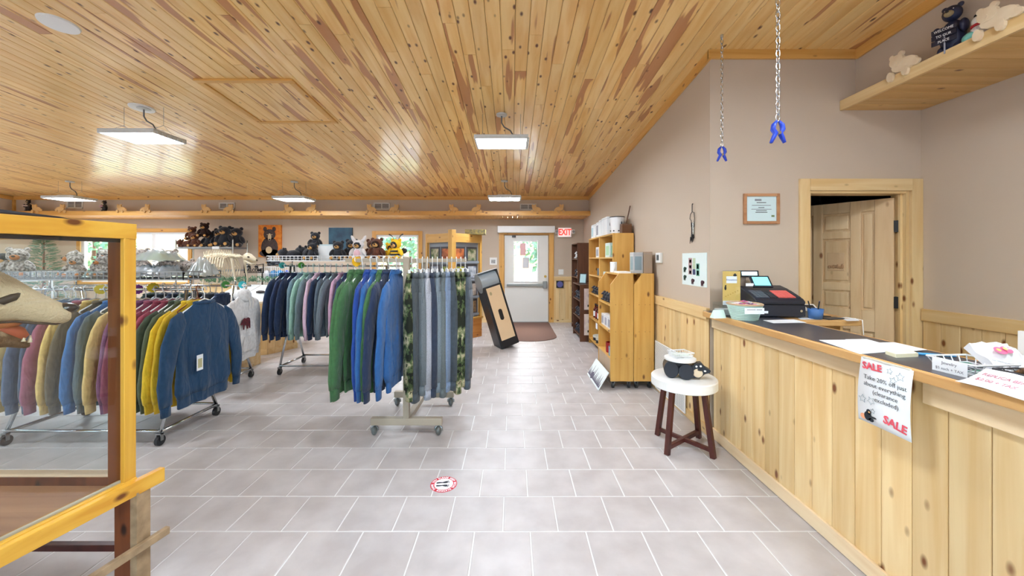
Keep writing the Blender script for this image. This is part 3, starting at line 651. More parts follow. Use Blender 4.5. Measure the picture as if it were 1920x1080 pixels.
# sale sign taped on the counter edge
c0, c1, c2, c3 = [Vector(((1.594), 1.594*F/(px-CX), 0)) for px in (1616, 1714, 1614, 1707)]
ya, yb = 1.594*F/(1616-CX), 1.594*F/(1714-CX)
zt = 1.055; wS = ya-yb; hS = .285
sg = T('sale_sign', 'white paper sale sign hanging from the counter edge', 'sign', (1.592, (ya+yb)/2, zt-hS))
m = MB(); rows = []
for i in range(9):
    t_ = i/8; z = hS*(1-t_); bow = -.012*math.sin(t_*PI*.9)-.004*t_
    rows.append([Vector((bow, wS/2+.006*t_, z)), Vector((bow+.002, 0, z-.0)), Vector((bow, -wS/2+.0*t_, z))])
m.loft(rows, cap=False, closed=False); sp = part('sheet', m, paper, sg, smooth=True); mod = sp.modifiers.new('thick', 'SOLIDIFY'); mod.thickness = .0008
part('tape', B(((-.003, -wS/2+.01, hS-.002), (.004, wS/2-.01, hS+.004))), mat('clear_tape', (226, 222, 206), .3), sg)
def on_sign(u, v): t_ = 1-v/hS; return Vector((-.012*math.sin(t_*PI*.9)-.004*t_-.0022, wS/2-u, v))
def sgm(u, v, ang=0): return frame(on_sign(u, v), (0, -1, 0), (.0, 0, 1)) @ RZ(ang)
for s, sz, u, v, mt_, an, bd in (('SALE', .042, wS*.25, hS*.885, redink, .05, .0014), ('Take 20% off just', .0265, wS*.52, hS*.715, ink, 0, -.0003), ('about everything', .0265, wS*.52, hS*.615, ink, 0, -.0003), ('(clearance', .0265, wS*.55, hS*.515, ink, 0, -.0003), ('excluded)', .0265, wS*.58, hS*.415, ink, 0, -.0003), ('SALE', .046, wS*.73, hS*.15, redink, -.12, .0014)):
    text(s, sz, sgm(u, v, an), mt_, sg, bold=bd, depth=.0004)
def star(u, v, r, a):
    m = MB(); pts = []
    for i in range(10): q = a+PI*i/5; rr_ = r if i % 2 == 0 else r*.48; pts.append(on_sign(u+rr_*math.cos(q), v+rr_*math.sin(q)))
    m.tube(pts, .0008, 4, True); part('drawn_star', m, mat('pencil_grey', (110, 130, 140), .7), sg)
for u, v, r, a in ((.60, .90, .013, .2), (.80, .86, .018, .5), (.68, .78, .016, .1), (.10, .36, .018, .3), (.28, .37, .018, .9), (.31, .22, .011, .2)): star(wS*u, hS*v, r, a)
def flat_on(Mx, parts_, parent, name):              # little flat print: list of (mat, [(cx, cy, rx, ry), ...])
    for k, (mt_, es_) in enumerate(parts_):
        m = MB()
        for cx, cy, rx, ry in es_:
            m.prism([(cx+rx*math.cos(2*PI*i/14), cy+ry*math.sin(2*PI*i/14)) for i in range(14)], Mx @ Matrix.Translation((0, 0, .0006*k)), .0005)
        part(name, m, mt_, parent)
flat_on(sgm(wS*.20, hS*.10), [(mat('peach_print', (240, 170, 130), .7), [(-.022, -.004, .014, .012)]), (ink, [(0, .004, .017, .02), (.004, .024, .011, .011), (.016, -.008, .012, .008), (.028, .006, .012, .004)]), (mat('tan_print', (214, 170, 120), .7), [(.007, .023, .005, .004)])], sg, 'printed_bear')
# cash register, turned to the clerk's side
rg = T('cash_register', 'black electronic cash register with two lit displays on a cash drawer', 'cash register', (2.015, 2.98, ZC), math.radians(-4))
rm = mat('register_black', (34, 38, 50), .4); part('cash_drawer', B(((-.185, -.16, .004), (.185, .17, .098))), rm, rg, bev=.008)
part('drawer_label', B(((-.16, -.1625, .03), (-.085, -.16, .048))), paper, rg)
m = MB(); m.cyl((.15, -.16, .05), (.15, -.166, .05), .009); part('drawer_lock', m, chrome, rg)
m = MB(); Mp = frame((-.175, 0, .098), (0, 1, 0), (0, 0, 1)); m.prism([(-.17, 0), (-.175, .022), (-.15, .042), (.03, .105), (.12, .125), (.17, .1), (.17, 0)], Mp, .35); part('body', m, rm, rg, bev=.006)
kd = lambda x, y: Vector((x, y, .098+.042+(y+.15)/.18*.063+.0015))
def keyblock(n, x0, x1, y0, y1, nx, ny, mt_):
    for i in range(nx):
        for j in range(ny):
            a = x0+(x1-x0)*i/nx; b = x0+(x1-x0)*(i+1)/nx-.003; c = y0+(y1-y0)*j/ny; d = y0+(y1-y0)*(j+1)/ny-.003
            m = MB(); P = [kd(a, c), kd(b, c), kd(b, d), kd(a, d)]; up = Vector((0, -.2, .98))*.006
            m.add(P+[p+up for p in P], [(3,2,1,0),(4,5,6,7),(0,1,5,4),(1,2,6,5),(2,3,7,6),(3,0,4,7)]); part(n, m, mt_, rg)
keyblock('key', -.155, -.06, -.14, -.02, 4, 4, mat('grey_key', (86, 92, 104), .5)); keyblock('key', -.055, .0, -.14, -.05, 3, 4, mat('dark_key', (48, 52, 62), .5)); keyblock('red_key', .005, .13, -.14, -.02, 6, 5, mat('coral_key', (232, 110, 104), .5)); keyblock('key', .135, .165, -.14, -.02, 1, 5, mat('dark_key', (48, 52, 62), .5))
sm_ = Matrix.Translation((-.03, .03, .255)) @ Matrix.Rotation(math.radians(-38), 4, 'X'); m = MB(); m.box((-.075, -.008, -.055), (.075, .008, .055), sm_); sc = part('operator_screen', m, rm, rg, bev=.004)
m = MB(); m.box((-.06, -.0095, -.04), (.06, -.008, .04), sm_); part('lit_display', m, mat('teal_screen', (110, 214, 220), .3, emit=.9), sc)
sm2 = Matrix.Translation((-.09, .10, .315)) @ Matrix.Rotation(math.radians(-12), 4, 'X'); m = MB(); m.box((-.075, -.02, -.026), (.075, .02, .026), sm2); sc = part('customer_screen', m, rm, rg, bev=.004)
m = MB(); m.box((-.06, -.022, -.015), (.06, -.02, .015), sm2); part('lit_display', m, mat('pale_screen', (206, 238, 240), .3, emit=.8), sc)
m = MB(); m.tube([(-.13, .12, .18), (-.13, .12, .3)], .03, 10); part('display_neck', m, mat('grey_neck', (120, 106, 96), .5), rg)
part('receipt', B(((-.16, .0, .222), (-.10, .003, .245))), paper, rg)
# rope basket of candy
bk = T('rope_basket', 'pale mint rope basket of wrapped candy beside the register', 'basket', (PX(1396, 2.74), 2.74, ZC))
m = MB(); m.smooth = True
for i in range(9): m.tube([(.080+.0035*i)*Vector((math.cos(2*PI*j/24), math.sin(2*PI*j/24), 0))+Vector((0, 0, .008+.012*i)) for j in range(24)], .0075, 6, True)
m.lathe([(0, 0), (.085, 0), (.085, .006), (0, .006)]); part('coil_wall', m, mat('mint_rope', (196, 224, 216), .9, bump=.5, ns=200), bk)
m = MB(); m.smooth = True; m.tube([.112*Vector((math.cos(2*PI*j/24), math.sin(2*PI*j/24), 0))+Vector((0, 0, .112)) for j in range(24)], .007, 6, True); part('tan_rim', m, mat('jute', (190, 160, 126), .9), bk)
tg = part('tag', B(((-.075, -.125, .055), (.06, -.122, .098))), paper, bk); part('print_line', B(((-.06, -.1258, .083), (.0, -.125, .088)), ((.006, -.1258, .083), (.045, -.125, .088))), inkgrey, tg)
rc = random.Random(4); cm = [mat('candy_pink', (226, 120, 150), .4), mat('candy_white', (244, 236, 240), .4), mat('candy_purple', (150, 90, 150), .4)]
for i in range(24):
    a = rc.uniform(0, 2*PI); r = rc.uniform(0, .075); m = MB(); q = Matrix.Translation((r*math.cos(a), r*math.sin(a), .10+rc.uniform(0, .035)*(1-r/.09))) @ Matrix.Rotation(rc.uniform(0, 3), 4, 'Z') @ Matrix.Rotation(rc.uniform(-.6, .6), 4, 'X')
    m.ell((0, 0, 0), (.022, .009, .006), 8, 5); m.box((-.03, -.006, -.001), (-.02, .006, .001)); m.box((.02, -.006, -.001), (.03, .006, .001)); m.xf(q)
    solo('wrapped_candy', m.xf(Matrix.Translation(bk.location)), cm[i % 3], ('pink', 'white', 'purple')[i % 3]+' wrapped candy in the pale mint rope basket', 'candy', 'candy in the rope basket')
# flyer holder and small acrylic box
fh = T('flyer_holder', 'clear acrylic holder with a yellow bear flyer at the counter end', 'sign holder', (PX(1371.5, 3.0), 3.0, ZC), math.radians(-6))
part('acrylic_stand', B(((-.068, -.03, 0), (.068, .03, .005)), ((-.068, .004, .005), (.068, .008, .345)), ((-.068, -.006, .06), (.068, -.003, .345))), acryl, fh)
fl = part('flyer', B(((-.066, -.002, .07), (.066, .002, .34))), mat('yellow_flyer', (248, 208, 116), .6), fh, label='yellow flyer with bear drawings')
part('flyer_footer', B(((-.066, -.0035, .07), (.066, -.002, .105))), paper, fl); part('title_box', B(((-.04, -.0035, .245), (.04, -.002, .30))), paper, fl)
text('Donations', .019, frame((0, -.0042, .272), (1, 0, 0), (0, 0, 1)), mat('blue_ink', (60, 90, 150), .6), fl)
flat_on(frame((0, -.003, 0), (1, 0, 0), (0, 0, 1)), [(ink, [(-.047, .205, .008, .016), (-.045, .224, .006, .006), (.025, .308, .014, .009), (.025, .318, .007, .005)]), (mat('ochre_print', (206, 160, 70), .6), [(-.045+.018*i, .14+.009*i, .005, .004) for i in range(6)])], fl, 'printed_paw')
bxo = T('card_box', 'low clear acrylic box of cards at the counter corner', 'card box', (PX(1357, 2.93), 2.93, ZC))
part('box_walls', B(((-.06, -.05, 0), (.06, .05, .004)), ((-.06, -.05, .004), (.06, -.047, .075)), ((-.06, .047, .004), (.06, .05, .1)), ((-.06, -.047, .004), (-.057, .047, .085)), ((.057, -.047, .004), (.06, .047, .085))), acryl, bxo); part('card_stack', B(((-.05, -.042, .005), (.05, .042, .05))), mat('grey_cards', (196, 198, 194), .6), bxo)
m = MB(); m.add([(-.05, -.02, 0), (.05, -.02, 0), (.05, .03, 0), (-.05, .03, 0), (-.045, .0, .06), (.045, .0, .06)], [(0,3,2,1), (0,1,5,4), (2,3,4,5), (1,2,5), (3,0,4)])
solo('tent_card', m, mat('mint_card', (214, 234, 226), .6), 'small folded mint tent card at the left corner of the counter', 'tent card', loc=(PX(1347, 2.8), 2.8, ZC), rotz=.2)
# card terminal, cup, phone on the return desk
tm = T('card_terminal', 'white card payment terminal beside the cash register', 'card terminal', (PX(1519, 2.92), 2.92, 1.054), -.3)
m = MB(); m.prism([(-.08, 0), (.08, 0), (.08, .085), (.05, .09), (-.08, .04)], frame((-.045, 0, 0), (0, 1, 0), (0, 0, 1)), .09); part('terminal_body', m, offwhite, tm, bev=.005)
m = MB(); m.box((-.028, -.03, .0), (.028, .03, .002), Matrix.Translation((0, .0, .072)) @ Matrix.Rotation(.37, 4, 'X')); part('terminal_screen', m, black, tm)
cu = T('pen_cup', 'blue plastic cup before the card terminal', 'cup', (PX(1529, 2.80), 2.80, 1.054)); m = MB(); m.lathe([(0, 0), (.042, 0), (.05, .075), (.046, .075), (.039, .006), (0, .006)], n=20); part('cup_body', m, mat('blue_cup', (66, 110, 170), .5), cu, smooth=True)
for i, (dx, dy) in enumerate(((.01, .0), (-.012, .008), (.0, -.012))): m = MB(); m.cyl((dx, dy, .008), (dx*3, dy*3, .13), .004, n=8); solo('cup_pen', m.xf(Matrix.Translation(cu.location)), ink if i else bluep, ('blue', 'first dark', 'second dark')[i]+' pen standing in the blue cup', 'pen', 'pens in the blue cup')
m = MB(); m.box((-.055, -.035, 0), (.055, .035, .012)); solo('black_device', m, black, 'small black device by the blue cup on the return desk', 'device', loc=(PX(1540, 2.86), 2.86, 1.054), rotz=.3, bev=.004)
ph = T('phone', 'dark phone lying on the return desk with a white cable', 'phone', (PX(1560, 2.79), 2.79, 1.054), .25); part('phone_body', B(((-.075, -.036, 0), (.075, .036, .009))), mat('phone_grey', (52, 58, 66), .3), ph, bev=.004)
m = MB(); m.tube([(.075, 0, .005), (.11, -.02, .01), (.12, -.065, .008), (.12, -.118, .006), (.12, -.135, -.2)], .003, 6); part('charging_cable', m, white, ph, smooth=True)
sheet('paper_sheet', [(1492, 592.5), (1540, 592), (1552, 598), (1500, 599)], 1.0545, paper, 'white sheet on the return desk before the terminal', 'paper', 'papers on the counter')
sheet('paper_sheet', [(1578, 597.5), (1604, 597), (1612, 601.5), (1588, 602)], 1.0545, paper, 'small white sheet at the rounded end of the return desk', 'paper', 'papers on the counter')
# wire baskets by the right edge
def wire_basket(nm, lab, cx, cy, L, Wd, hgt, z, ang, mt_, flare=.03, step=.022):
    t = T(nm, lab, 'basket', (cx, cy, z), ang)
    r = .0022; m = MB()
    def ring(zz, k, rr_): 
        a, b = L/2+k, Wd/2+k; m.tube([(-a, -b, zz), (a, -b, zz), (a, b, zz), (-a, b, zz)], rr_, 5, True)
    ring(.003, 0, r*1.3); ring(hgt, flare, r*1.8); ring(hgt*.5, flare*.5, r)
    n = int(L/step)
    for i in range(n+1):
        x = -L/2+L*i/n; k = 1+2*flare/L
        for s in (-1, 1): m.tube([(x, s*Wd/2, .003), (x*k, s*(Wd/2+flare), hgt)], r, 4)
        m.tube([(x, -Wd/2, .003), (x, Wd/2, .003)], r, 4)
    n2 = int(Wd/step)
    for i in range(n2+1):
        y = -Wd/2+Wd*i/n2; k = 1+2*flare/Wd
        for s in (-1, 1): m.tube([(s*L/2, y, .003), (s*(L/2+flare), y*k, hgt)], r, 4)
    o = part('wire_cage', m, mt_, t); o['kind'] = 'stuff'; return t
b1 = wire_basket('wire_basket', 'white wire basket of trinkets on the counter with a price card', 1.765, 1.45, .13, .11, .05, ZC, math.radians(4), wire_w, .022)
cd = part('price_card', B(((-.092, -.055, .0), (-.0905, .055, .052))), paper, b1)
text('Jewelry', .016, frame((-.0925, .0, .036), (0, -1, 0), (0, 0, 1)), inkgrey, cd); text('$5 each + TAX', .014, frame((-.0925, .0, .014), (0, -1, 0), (0, 0, 1)), inkgrey, cd)
for i in range(9):
    m = MB(); a = rc.uniform(0, 6); m.tube([(.028*math.cos(a+2*PI*j/12), .02*math.sin(a+2*PI*j/12), .002*math.sin(j)) for j in range(12)], .003, 5, True)
    solo('bracelet', m.xf(Matrix.Translation(b1.location+Vector((rc.uniform(-.03, .03), -.04+i*.01, .012+rc.uniform(0, .02))))), [mat('bead_green', (90, 140, 120), .4), mat('bead_grey', (170, 170, 176), .4), ink][i % 3], ('green', 'grey', 'black')[i % 3]+' beaded bracelet in the white wire basket', 'bracelet', 'bracelets in the wire basket')
b2 = wire_basket('wire_basket', 'dark wire basket of fur trinkets near the right edge of the counter', 1.80, 1.225, .12, .17, .05, ZC, math.radians(2), mat('dark_wire', (60, 60, 64), .4))
furm = mat('claw_fur', (58, 34, 20), .95, rgb2=(150, 110, 70), ns=50, bump=1)
for i in range(16):
    m = MB(); a = rc.uniform(0, 3); m.tube([(-.035, 0, 0), (-.01, 0, .008), (.02, .0, .004), (.042, .004, -.008)], [.006, .014, .011, .002], 7)
    m.xf(Matrix.Translation(b2.location+Vector((rc.uniform(-.045, .045), rc.uniform(-.075, .075), .02+rc.uniform(0, .035)))) @ RZ(a)); solo('replica_claw', m, furm if i % 3 else mat('claw_horn', (196, 166, 120), .5), ('brown furry' if i % 3 else 'pale horn coloured')+' replica claw in the dark wire basket', 'claw', 'replica claws in the dark basket', smooth=True)
pg = T('candy_bag', 'crumpled white and pink candy bag between the two wire baskets', 'bag', (1.92, 1.50, ZC+.04), 0); pg.rotation_euler = (math.radians(38), 0, 0)
m = MB(); rw = []
for i in range(9):
    u = -1+i/4; rw.append([Vector((.078*u, .06*v*(1-.12*abs(u)**3), .03+.035*(1-u*u)*(1-v*v)*math.cos(1.2*v)+.006*math.sin(9*u+4*v))) for v in [-1+j/4 for j in range(9)]])
m.loft(rw, cap=False, closed=False); lo = [[Vector((v.x, v.y, .004)) for v in r] for r in rw]; m.loft(lo, cap=False, closed=False)
for q in (0, -1): m.loft([rw[q], lo[q]], cap=False, closed=False)
for q in (0, -1): m.loft([[r[q] for r in rw], [r[q] for r in lo]], cap=False, closed=False)
bagb = part('bag_body', m, mat('glossy_white_bag', (240, 240, 244), .25), pg, smooth=True)
flat_on(frame((-.02, -.008, .064), (1, 0, 0), (0, 1, .0)), [(mat('hot_pink', (236, 110, 150), .4), [(-.016, 0, .022, .018), (.012, .004, .02, .017)]), (mat('peach', (250, 200, 120), .4), [(-.02, .003, .008, .007), (.01, .008, .008, .007)])], bagb, 'pink_print')
rp = T('claw_price_sign', 'curled white replica bear price sign lying over the counter edge', 'sign', (1.645, 1.19, ZC), 0)
m = MB(); rw = []
for i in range(8):
    u = i/7; x = -.065+.11*u; rw.append([Vector((x, y, .004+.045*u**1.6+.004*math.sin(y*20))) for y in (.155, .08, 0, -.08, -.155, -.22)])
m.loft(rw, cap=False, closed=False); o = part('sheet', m, paper, rp, smooth=True); mod = o.modifiers.new('thick', 'SOLIDIFY'); mod.thickness = .0008
Ms = lambda x, y: frame((x, y, .0125+.045*((x+.065)/.11)**1.6), (0, -1, .0), (1, 0, .45))
text('REPLICA BEAR', .02, Ms(.008, .07), mat('faded_pink_ink', (190, 120, 134), .7), rp); text('$2.00 + TAX', .02, Ms(-.022, .075), mat('faded_pink_ink', (190, 120, 134), .7), rp)
solo('white_board', B(((2.28, 1.5, 0), (2.30, 1.70, 1.175))), white, 'white board edge standing behind the counter at the right border', 'board')

# ================================================================== WALL THINGS ON THE RIGHT
cf = T('framed_certificate', 'oak framed certificate on the wall left of the office door', 'framed certificate', (PX(1427.5, 3.19), YJ, PZ(420, 3.19)))
a, b, c, d = PX(1394, 3.19), PX(1461, 3.19), PZ(420, 3.19), PZ(363, 3.19); fw = .024
fo = wood('frame_oak', (190, 140, 100), (164, 112, 74), (100, 60, 34), axis=0, knots=0, var=.05)
for p in (((a, YJ-.022, c), (a+fw, YJ, d)), ((b-fw, YJ-.022, c), (b, YJ, d)), ((a+fw, YJ-.022, c), (b-fw, YJ, c+fw)), ((a+fw, YJ-.022, d-fw), (b-fw, YJ, d))): part('frame_bar', B(p), fo, cf, True, .003)
ce = part('certificate', B(((a+fw, YJ-.01, c+fw), (b-fw, YJ-.004, d-fw))), mat('pale_blue_paper', (226, 240, 242), .6), cf, True)
part('pane', B(((a+fw, YJ-.016, c+fw), (b-fw, YJ-.014, d-fw))), glass, cf, True)
part('letterhead', B(((-.055, -.0115, .195), (.0, -.0105, .212))), inkgrey, ce); part('logo_mark', B(((.085, -.0115, .06), (.11, -.0105, .075))), mat('olive_ink', (120, 140, 90), .6), ce)
for z, w_ in ((.178, .08), (.155, .16), (.137, .05), (.122, .17), (.110, .09), (.096, .1)): part('print_line', B(((-w_/2, -.0115, z), (w_/2, -.0105, z+.005))), inkgrey if w_ > .1 else ink, ce)
po = T('stamp_poster', 'white poster of small bear stamps on the right wall by the counter', 'poster', (XR-.003, 3.45, PZ(540, 3.4)))
ya, yb = XR*F/(1326-CX), XR*F/(1280-CX); z0, z1 = PZ(537, 3.4), PZ(474, 3.4)
part('sheet', B(((XR-.004, ya, z0), (XR-.0005, yb, z1))), mat('mint_white_paper', (226, 240, 238), .6), po, True)
PM = lambda u, v: frame((XR-.005, yb-(yb-ya)*u, z0+(z1-z0)*v), (0, -1, 0), (0, 0, 1)) @ Matrix.Translation((0, 0, 0))
def rect(Mx, x, y, w_, h_, mt_, par):
    m = MB(); m.prism([(x-w_/2, y-h_/2), (x+w_/2, y-h_/2), (x+w_/2, y+h_/2), (x-w_/2, y+h_/2)], Mx, .0006); o = part('stamp', m, mt_, par, True)
for i in range(3): rect(PM(.36, .42+.17*i), 0, 0, .07, .052, mat('stamp_rose', (190, 160, 160), .6), po); rect(PM(.36, .42+.17*i), .002, -.004, .04, .03, ink, po)
for i in range(3): rect(PM(.52, .42+.17*i), 0, 0, .05, .05, mat('stamp_green', (196, 214, 180), .6) if i != 0 else mat('stamp_navy', (60, 66, 104), .6), po)
for i in range(2): rect(PM(.67, .40+.19*i), 0, 0, .06, .055, mat('stamp_teal', (120, 190, 168), .6), po); rect(PM(.67, .40+.19*i), 0, 0, .035, .04, ink, po)
def stamp_bear(u, v, mt_):
    m = MB(); Mx = PM(u, v)
    for cx, cy, rx, ry in ((0, 0, .028, .02), (.024, .004, .014, .013), (-.018, -.02, .006, .014), (-.004, -.02, .006, .014), (.012, -.02, .006, .014)): m.prism([(cx+rx*math.cos(2*PI*i/12), cy+ry*math.sin(2*PI*i/12)) for i in range(12)], Mx, .0006)
    part('bear_print', m, mt_, po, True)
for u, v, mt_ in ((.12, .50, mat('stamp_dkgreen', (60, 90, 80), .6)), (.12, .24, mat('stamp_dkgreen', (60, 90, 80), .6)), (.46, .15, mat('stamp_plum', (92, 60, 70), .6)), (.84, .13, mat('stamp_plum', (92, 60, 70), .6))): stamp_bear(u, v, mt_)
th = T('thermostat', 'white wall thermostat with a grey screen near the shelf end', 'thermostat', (XR, 4.27, PZ(493, 4.27)))
part('case', B(((XR-.03, 4.20, PZ(493, 4.27)), (XR, 4.34, PZ(474, 4.27)))), white, th, True, .006); part('screen', B(((XR-.032, 4.24, PZ(488, 4.27)), (XR-.03, 4.30, PZ(478, 4.27)))), mat('lcd_grey', (90, 98, 100), .4), th, True)
# wrought wire bear chime on the wall
yh = XR*F/(1300-CX); zt = PZ(382, yh); ho = T('wire_bear_chime', 'black wire bear chime hanging on the right wall', 'wind chime', (XR-.012, yh, zt-.37))
wp = lambda u, v: Vector((0, -(u-210)/432*.198, .37-(v-125)/800*.37))
irn = mat('black_iron', (28, 28, 34), .45, .5)
m = MB(); m.tube([wp(250, 135), wp(225, 125), wp(215, 150), wp(215, 290)], .0035, 6); part('hook', m, irn, ho)
m = MB(); m.tube([wp(*q) for q in ((215, 290), (140, 330), (118, 420), (175, 460), (180, 590), (260, 600), (290, 590), (310, 420), (290, 310))], .003, 6, True); part('bear_outline', m, irn, ho)
for u in (195, 215, 240, 260): m = MB(); m.tube([wp(u, 505), wp(u, 740)], .004, 8); part('chime_tube', m, irn if u % 2 else chrome, ho)
m = MB()
for q in (((165, 790), (120, 920)), ((180, 800), (205, 910)), ((265, 790), (235, 890))): m.tube([wp(*q[0]), wp(*q[1])], [.008, .002], 6)
m.ell(wp(225, 765), (.008, .022, .02)); part('clapper', m, irn, ho)
# white perforated heater cover
hc = T('heater_cover', 'white perforated heater cover low on the right wall', 'heater cover', (XR-.03, 3.95, .03))
part('panel', B(((XR-.047, 3.57, .03), (XR-.034, 4.31, .57))), white, hc, True, .004); m = MB()
for i in range(46):
    for j in range(34):
        y = 3.585+i*.0157; z = .05+j*.0152; m.add([(XR-.0474, y, z), (XR-.0474, y+.009, z), (XR-.0474, y+.009, z+.009), (XR-.0474, y, z+.009)], [(0, 3, 2, 1)])
o = part('perforations', m, mat('vent_hole', (150, 158, 160), .8), hc, True); o['kind'] = 'stuff'
# back wall small things
sw = T('light_switch', 'white light switch plate between the exit door and the shelves', 'light switch', (PX(1052, 8.86), YB, PZ(515, 8.86))); part('plate', B(((-.06, -.008, 0), (.06, 0, .125))), white, sw, bev=.003)
for x in (-.03, .03): part('toggle', B(((x-.006, -.018, .05), (x+.006, -.008, .075))), offwhite, sw)
rd = T('round_sign', 'round purple emblem on a black square plaque on the wainscot', 'plaque', (PX(1050, 8.83), YB-.02, PZ(540, 8.83))); part('plaque_board', B(((-.085, -.02, 0), (.085, 0, .17))), black, rd, bev=.004)
m = MB(); m.cyl((0, -.02, .085), (0, -.026, .085), .07, n=24); part('emblem', m, mat('violet_emblem', (98, 98, 160), .5), rd)
pc = T('small_print', 'small framed photo print on the wall left of the exit door', 'picture', (PX(925, 8.86), YB, PZ(496.5, 8.86))); part('mount', B(((-.085, -.012, 0), (.085, 0, .17))), white, pc); part('photo', B(((-.05, -.014, .035), (.045, -.012, .12))), mat('grey_photo', (120, 124, 128), .6, rgb2=(200, 200, 200), ns=60), pc)

# ================================================================== STOOL WITH BEAR TRAY
so = T('side_stool', 'round white topped stool with crossed mahogany legs by the counter', 'stool', (1.375, 3.02, 0), math.radians(-9))
m = MB(); m.lathe([(0, .485), (.235, .485), (.245, .492), (.245, .553), (.238, .56), (0, .56)], n=48); part('seat_top', m, white, so, smooth=False)
for sx in (-1, 1):
    for sy in (-1, 1): m = MB(); m.bar((sx*.165, sy*.165, 0), (sx*.115, sy*.115, .485), .036, .036, up=(sx, sy, 0)); part('leg', m, mahog, so, bev=.003)
for s in (-1, 1): m = MB(); m.bar((-.15, -.15*s, .055+.0*s), (.15, .15*s, .055), .03, .03+.002*s); part('cross_brace', m, mahog, so, bev=.002)
bt = T('bear_tray', 'black wooden bear carrying a small round white tray on the stool', 'bear tray', (1.375, 3.0, .56), math.radians(-18))
bk_ = mat('satin_black_wood', (34, 38, 48), .35)
def slab_ell(n, mt_, x, z, rx, rz, y0, y1, par): 
    m = MB(); m.prism([(rx*math.cos(2*PI*i/24), rz*math.sin(2*PI*i/24)) for i in range(24)], frame((x, y0, z), (1, 0, 0), (0, 0, 1)), y0-y1); return part(n, m, mt_, par, bev=.005)
slab_ell('haunch', bk_, -.105, .068, .055, .068, -.075, .075, bt); slab_ell('shoulder', bk_, .0, .062, .055, .062, -.088, .07, bt)
m = MB(); m.prism([(-.12, .04), (.07, .02), (.07, .105), (-.03, .12), (-.1, .125)], frame((0, .05, 0), (1, 0, 0), (0, 0, 1)), .10); part('body', m, bk_, bt, bev=.005)
hd_ = part('head', MB().prism([(.03, .01), (.1, .012), (.135, .05), (.17, .06), (.178, .08), (.14, .10), (.11, .135), (.09, .13), (.06, .12), (.03, .085)], frame((0, -.06, 0), (1, 0, 0), (0, 0, 1)), -.07), bk_, bt, bev=.006)
slab_ell('tan_cheek', mat('tan_paint', (222, 202, 174), .5), .085, .055, .035, .034, -.069, -.06, hd_)
for x, z in ((.075, .105), (.105, .11)): slab_ell('white_spot', white, x, z, .008, .008, -.066, -.06, hd_)
slab_ell('eye', white, .135, .075, .009, .007, -.066, -.06, hd_); slab_ell('nose', black, .1, .083, .02, .008, -.074, -.066, hd_)
m = MB(); m.lathe([(0, .134), (.115, .134), (.118, .14), (.118, .152), (0, .152)], (-.035, 0, 0), 36); part('tray', m, white, bt)
wb = wire_basket('wire_basket', 'small white wire basket of soaps on the bear tray', 0, 0, .13, .10, .045, .712, .2, wire_w, .012, .012); wb.location = (1.345, 3.01, .7125)
for i in range(6): m = MB(); m.ell((0, 0, 0), (.022, .016, .012), 10, 6); m.xf(Matrix.Translation((1.345-.04+.04*(i % 3), 3.01-.022+.044*(i//3), .7125+.022))); solo('soap', m, mat('pale_soap', (216, 224, 212), .5), 'pale soap in the small basket on the bear tray', 'soap', 'soaps in the small basket', smooth=True)
# ================================================================== SHELVES ON THE RIGHT WALL
ORD = ['first', 'second', 'third', 'fourth', 'fifth', 'sixth', 'seventh', 'eighth', 'ninth', 'tenth', 'eleventh', 'twelfth', 'thirteenth', 'fourteenth', 'fifteenth', 'sixteenth', 'seventeenth', 'eighteenth', 'nineteenth', 'twentieth']+['twenty-'+x for x in ('first', 'second', 'third', 'fourth', 'fifth', 'sixth', 'seventh', 'eighth', 'ninth')]+['thirtieth']
def bookcase(label, x0, x1, y0, y1, zt, shelves, mz, mx, th=.02, zb=.0):   # open towards -X
    t = T('bookcase', label, 'bookcase', ((x0+x1)/2, (y0+y1)/2, 0))
    part('side_panel', B(((x0, y0, zb), (x1, y0+th, zt))), mz, t, True, .002); part('side_panel', B(((x0, y1-th, zb), (x1, y1, zt))), mz, t, True, .002)
    part('back_panel', B(((x1-.012, y0+th, zb), (x1, y1-th, zt))), mz, t, True)
    part('top_panel', B(((x0, y0+th, zt-th), (x1-.012, y1-th, zt))), mx, t, True)
    for z in shelves: part('shelf', B(((x0+.003, y0+th, z-th), (x1-.012, y1-th, z))), mx, t, True, .002)
    return t
YA, YM, YE = 5.14, 5.94, 6.75; XS = 1.374; SH = [1.52, 1.22, .90, .48, .10]
bookcase('tall golden bookcase with open shelves, nearer of the two', XS, 1.66, YA, YM-.002, 1.85, SH, amber_z, amber_y)
bookcase('tall golden bookcase with open shelves, farther of the two', XS, 1.66, YM+.002, YE, 1.85, SH, amber_z, amber_y)
bookcase('tall dark brown bookcase near the exit door', 1.32, 1.66, 7.62, 8.35, 1.82, [1.50, 1.12, .78, .42, .1], dark_z, dark_z)
lc = bookcase('low dark brown bookcase with posters on its end', 1.225, 1.66, 6.8, 7.58, 1.03, [.74, .42, .1], dark_z, dark_z)
pst = mat('cream_poster', (226, 214, 206), .6, rgb2=(206, 190, 190), ns=14)
for z0, z1 in ((.12, .50), (.58, .96)):
    p = part('poster', B(((1.30, 6.796, z0), (1.56, 6.80, z1))), pst, lc, True)
    m = MB(); m.cyl((1.43, 6.796, (z0+z1)/2+.06), (1.43, 6.7945, (z0+z1)/2+.06), .06, n=20); part('poster_roundel', m, mat('grey_violet', (150, 140, 160), .6), p, True)
    part('poster_text', B(((1.36, 6.7945, z0+.05), (1.50, 6.796, z0+.09))), ink, p, True)
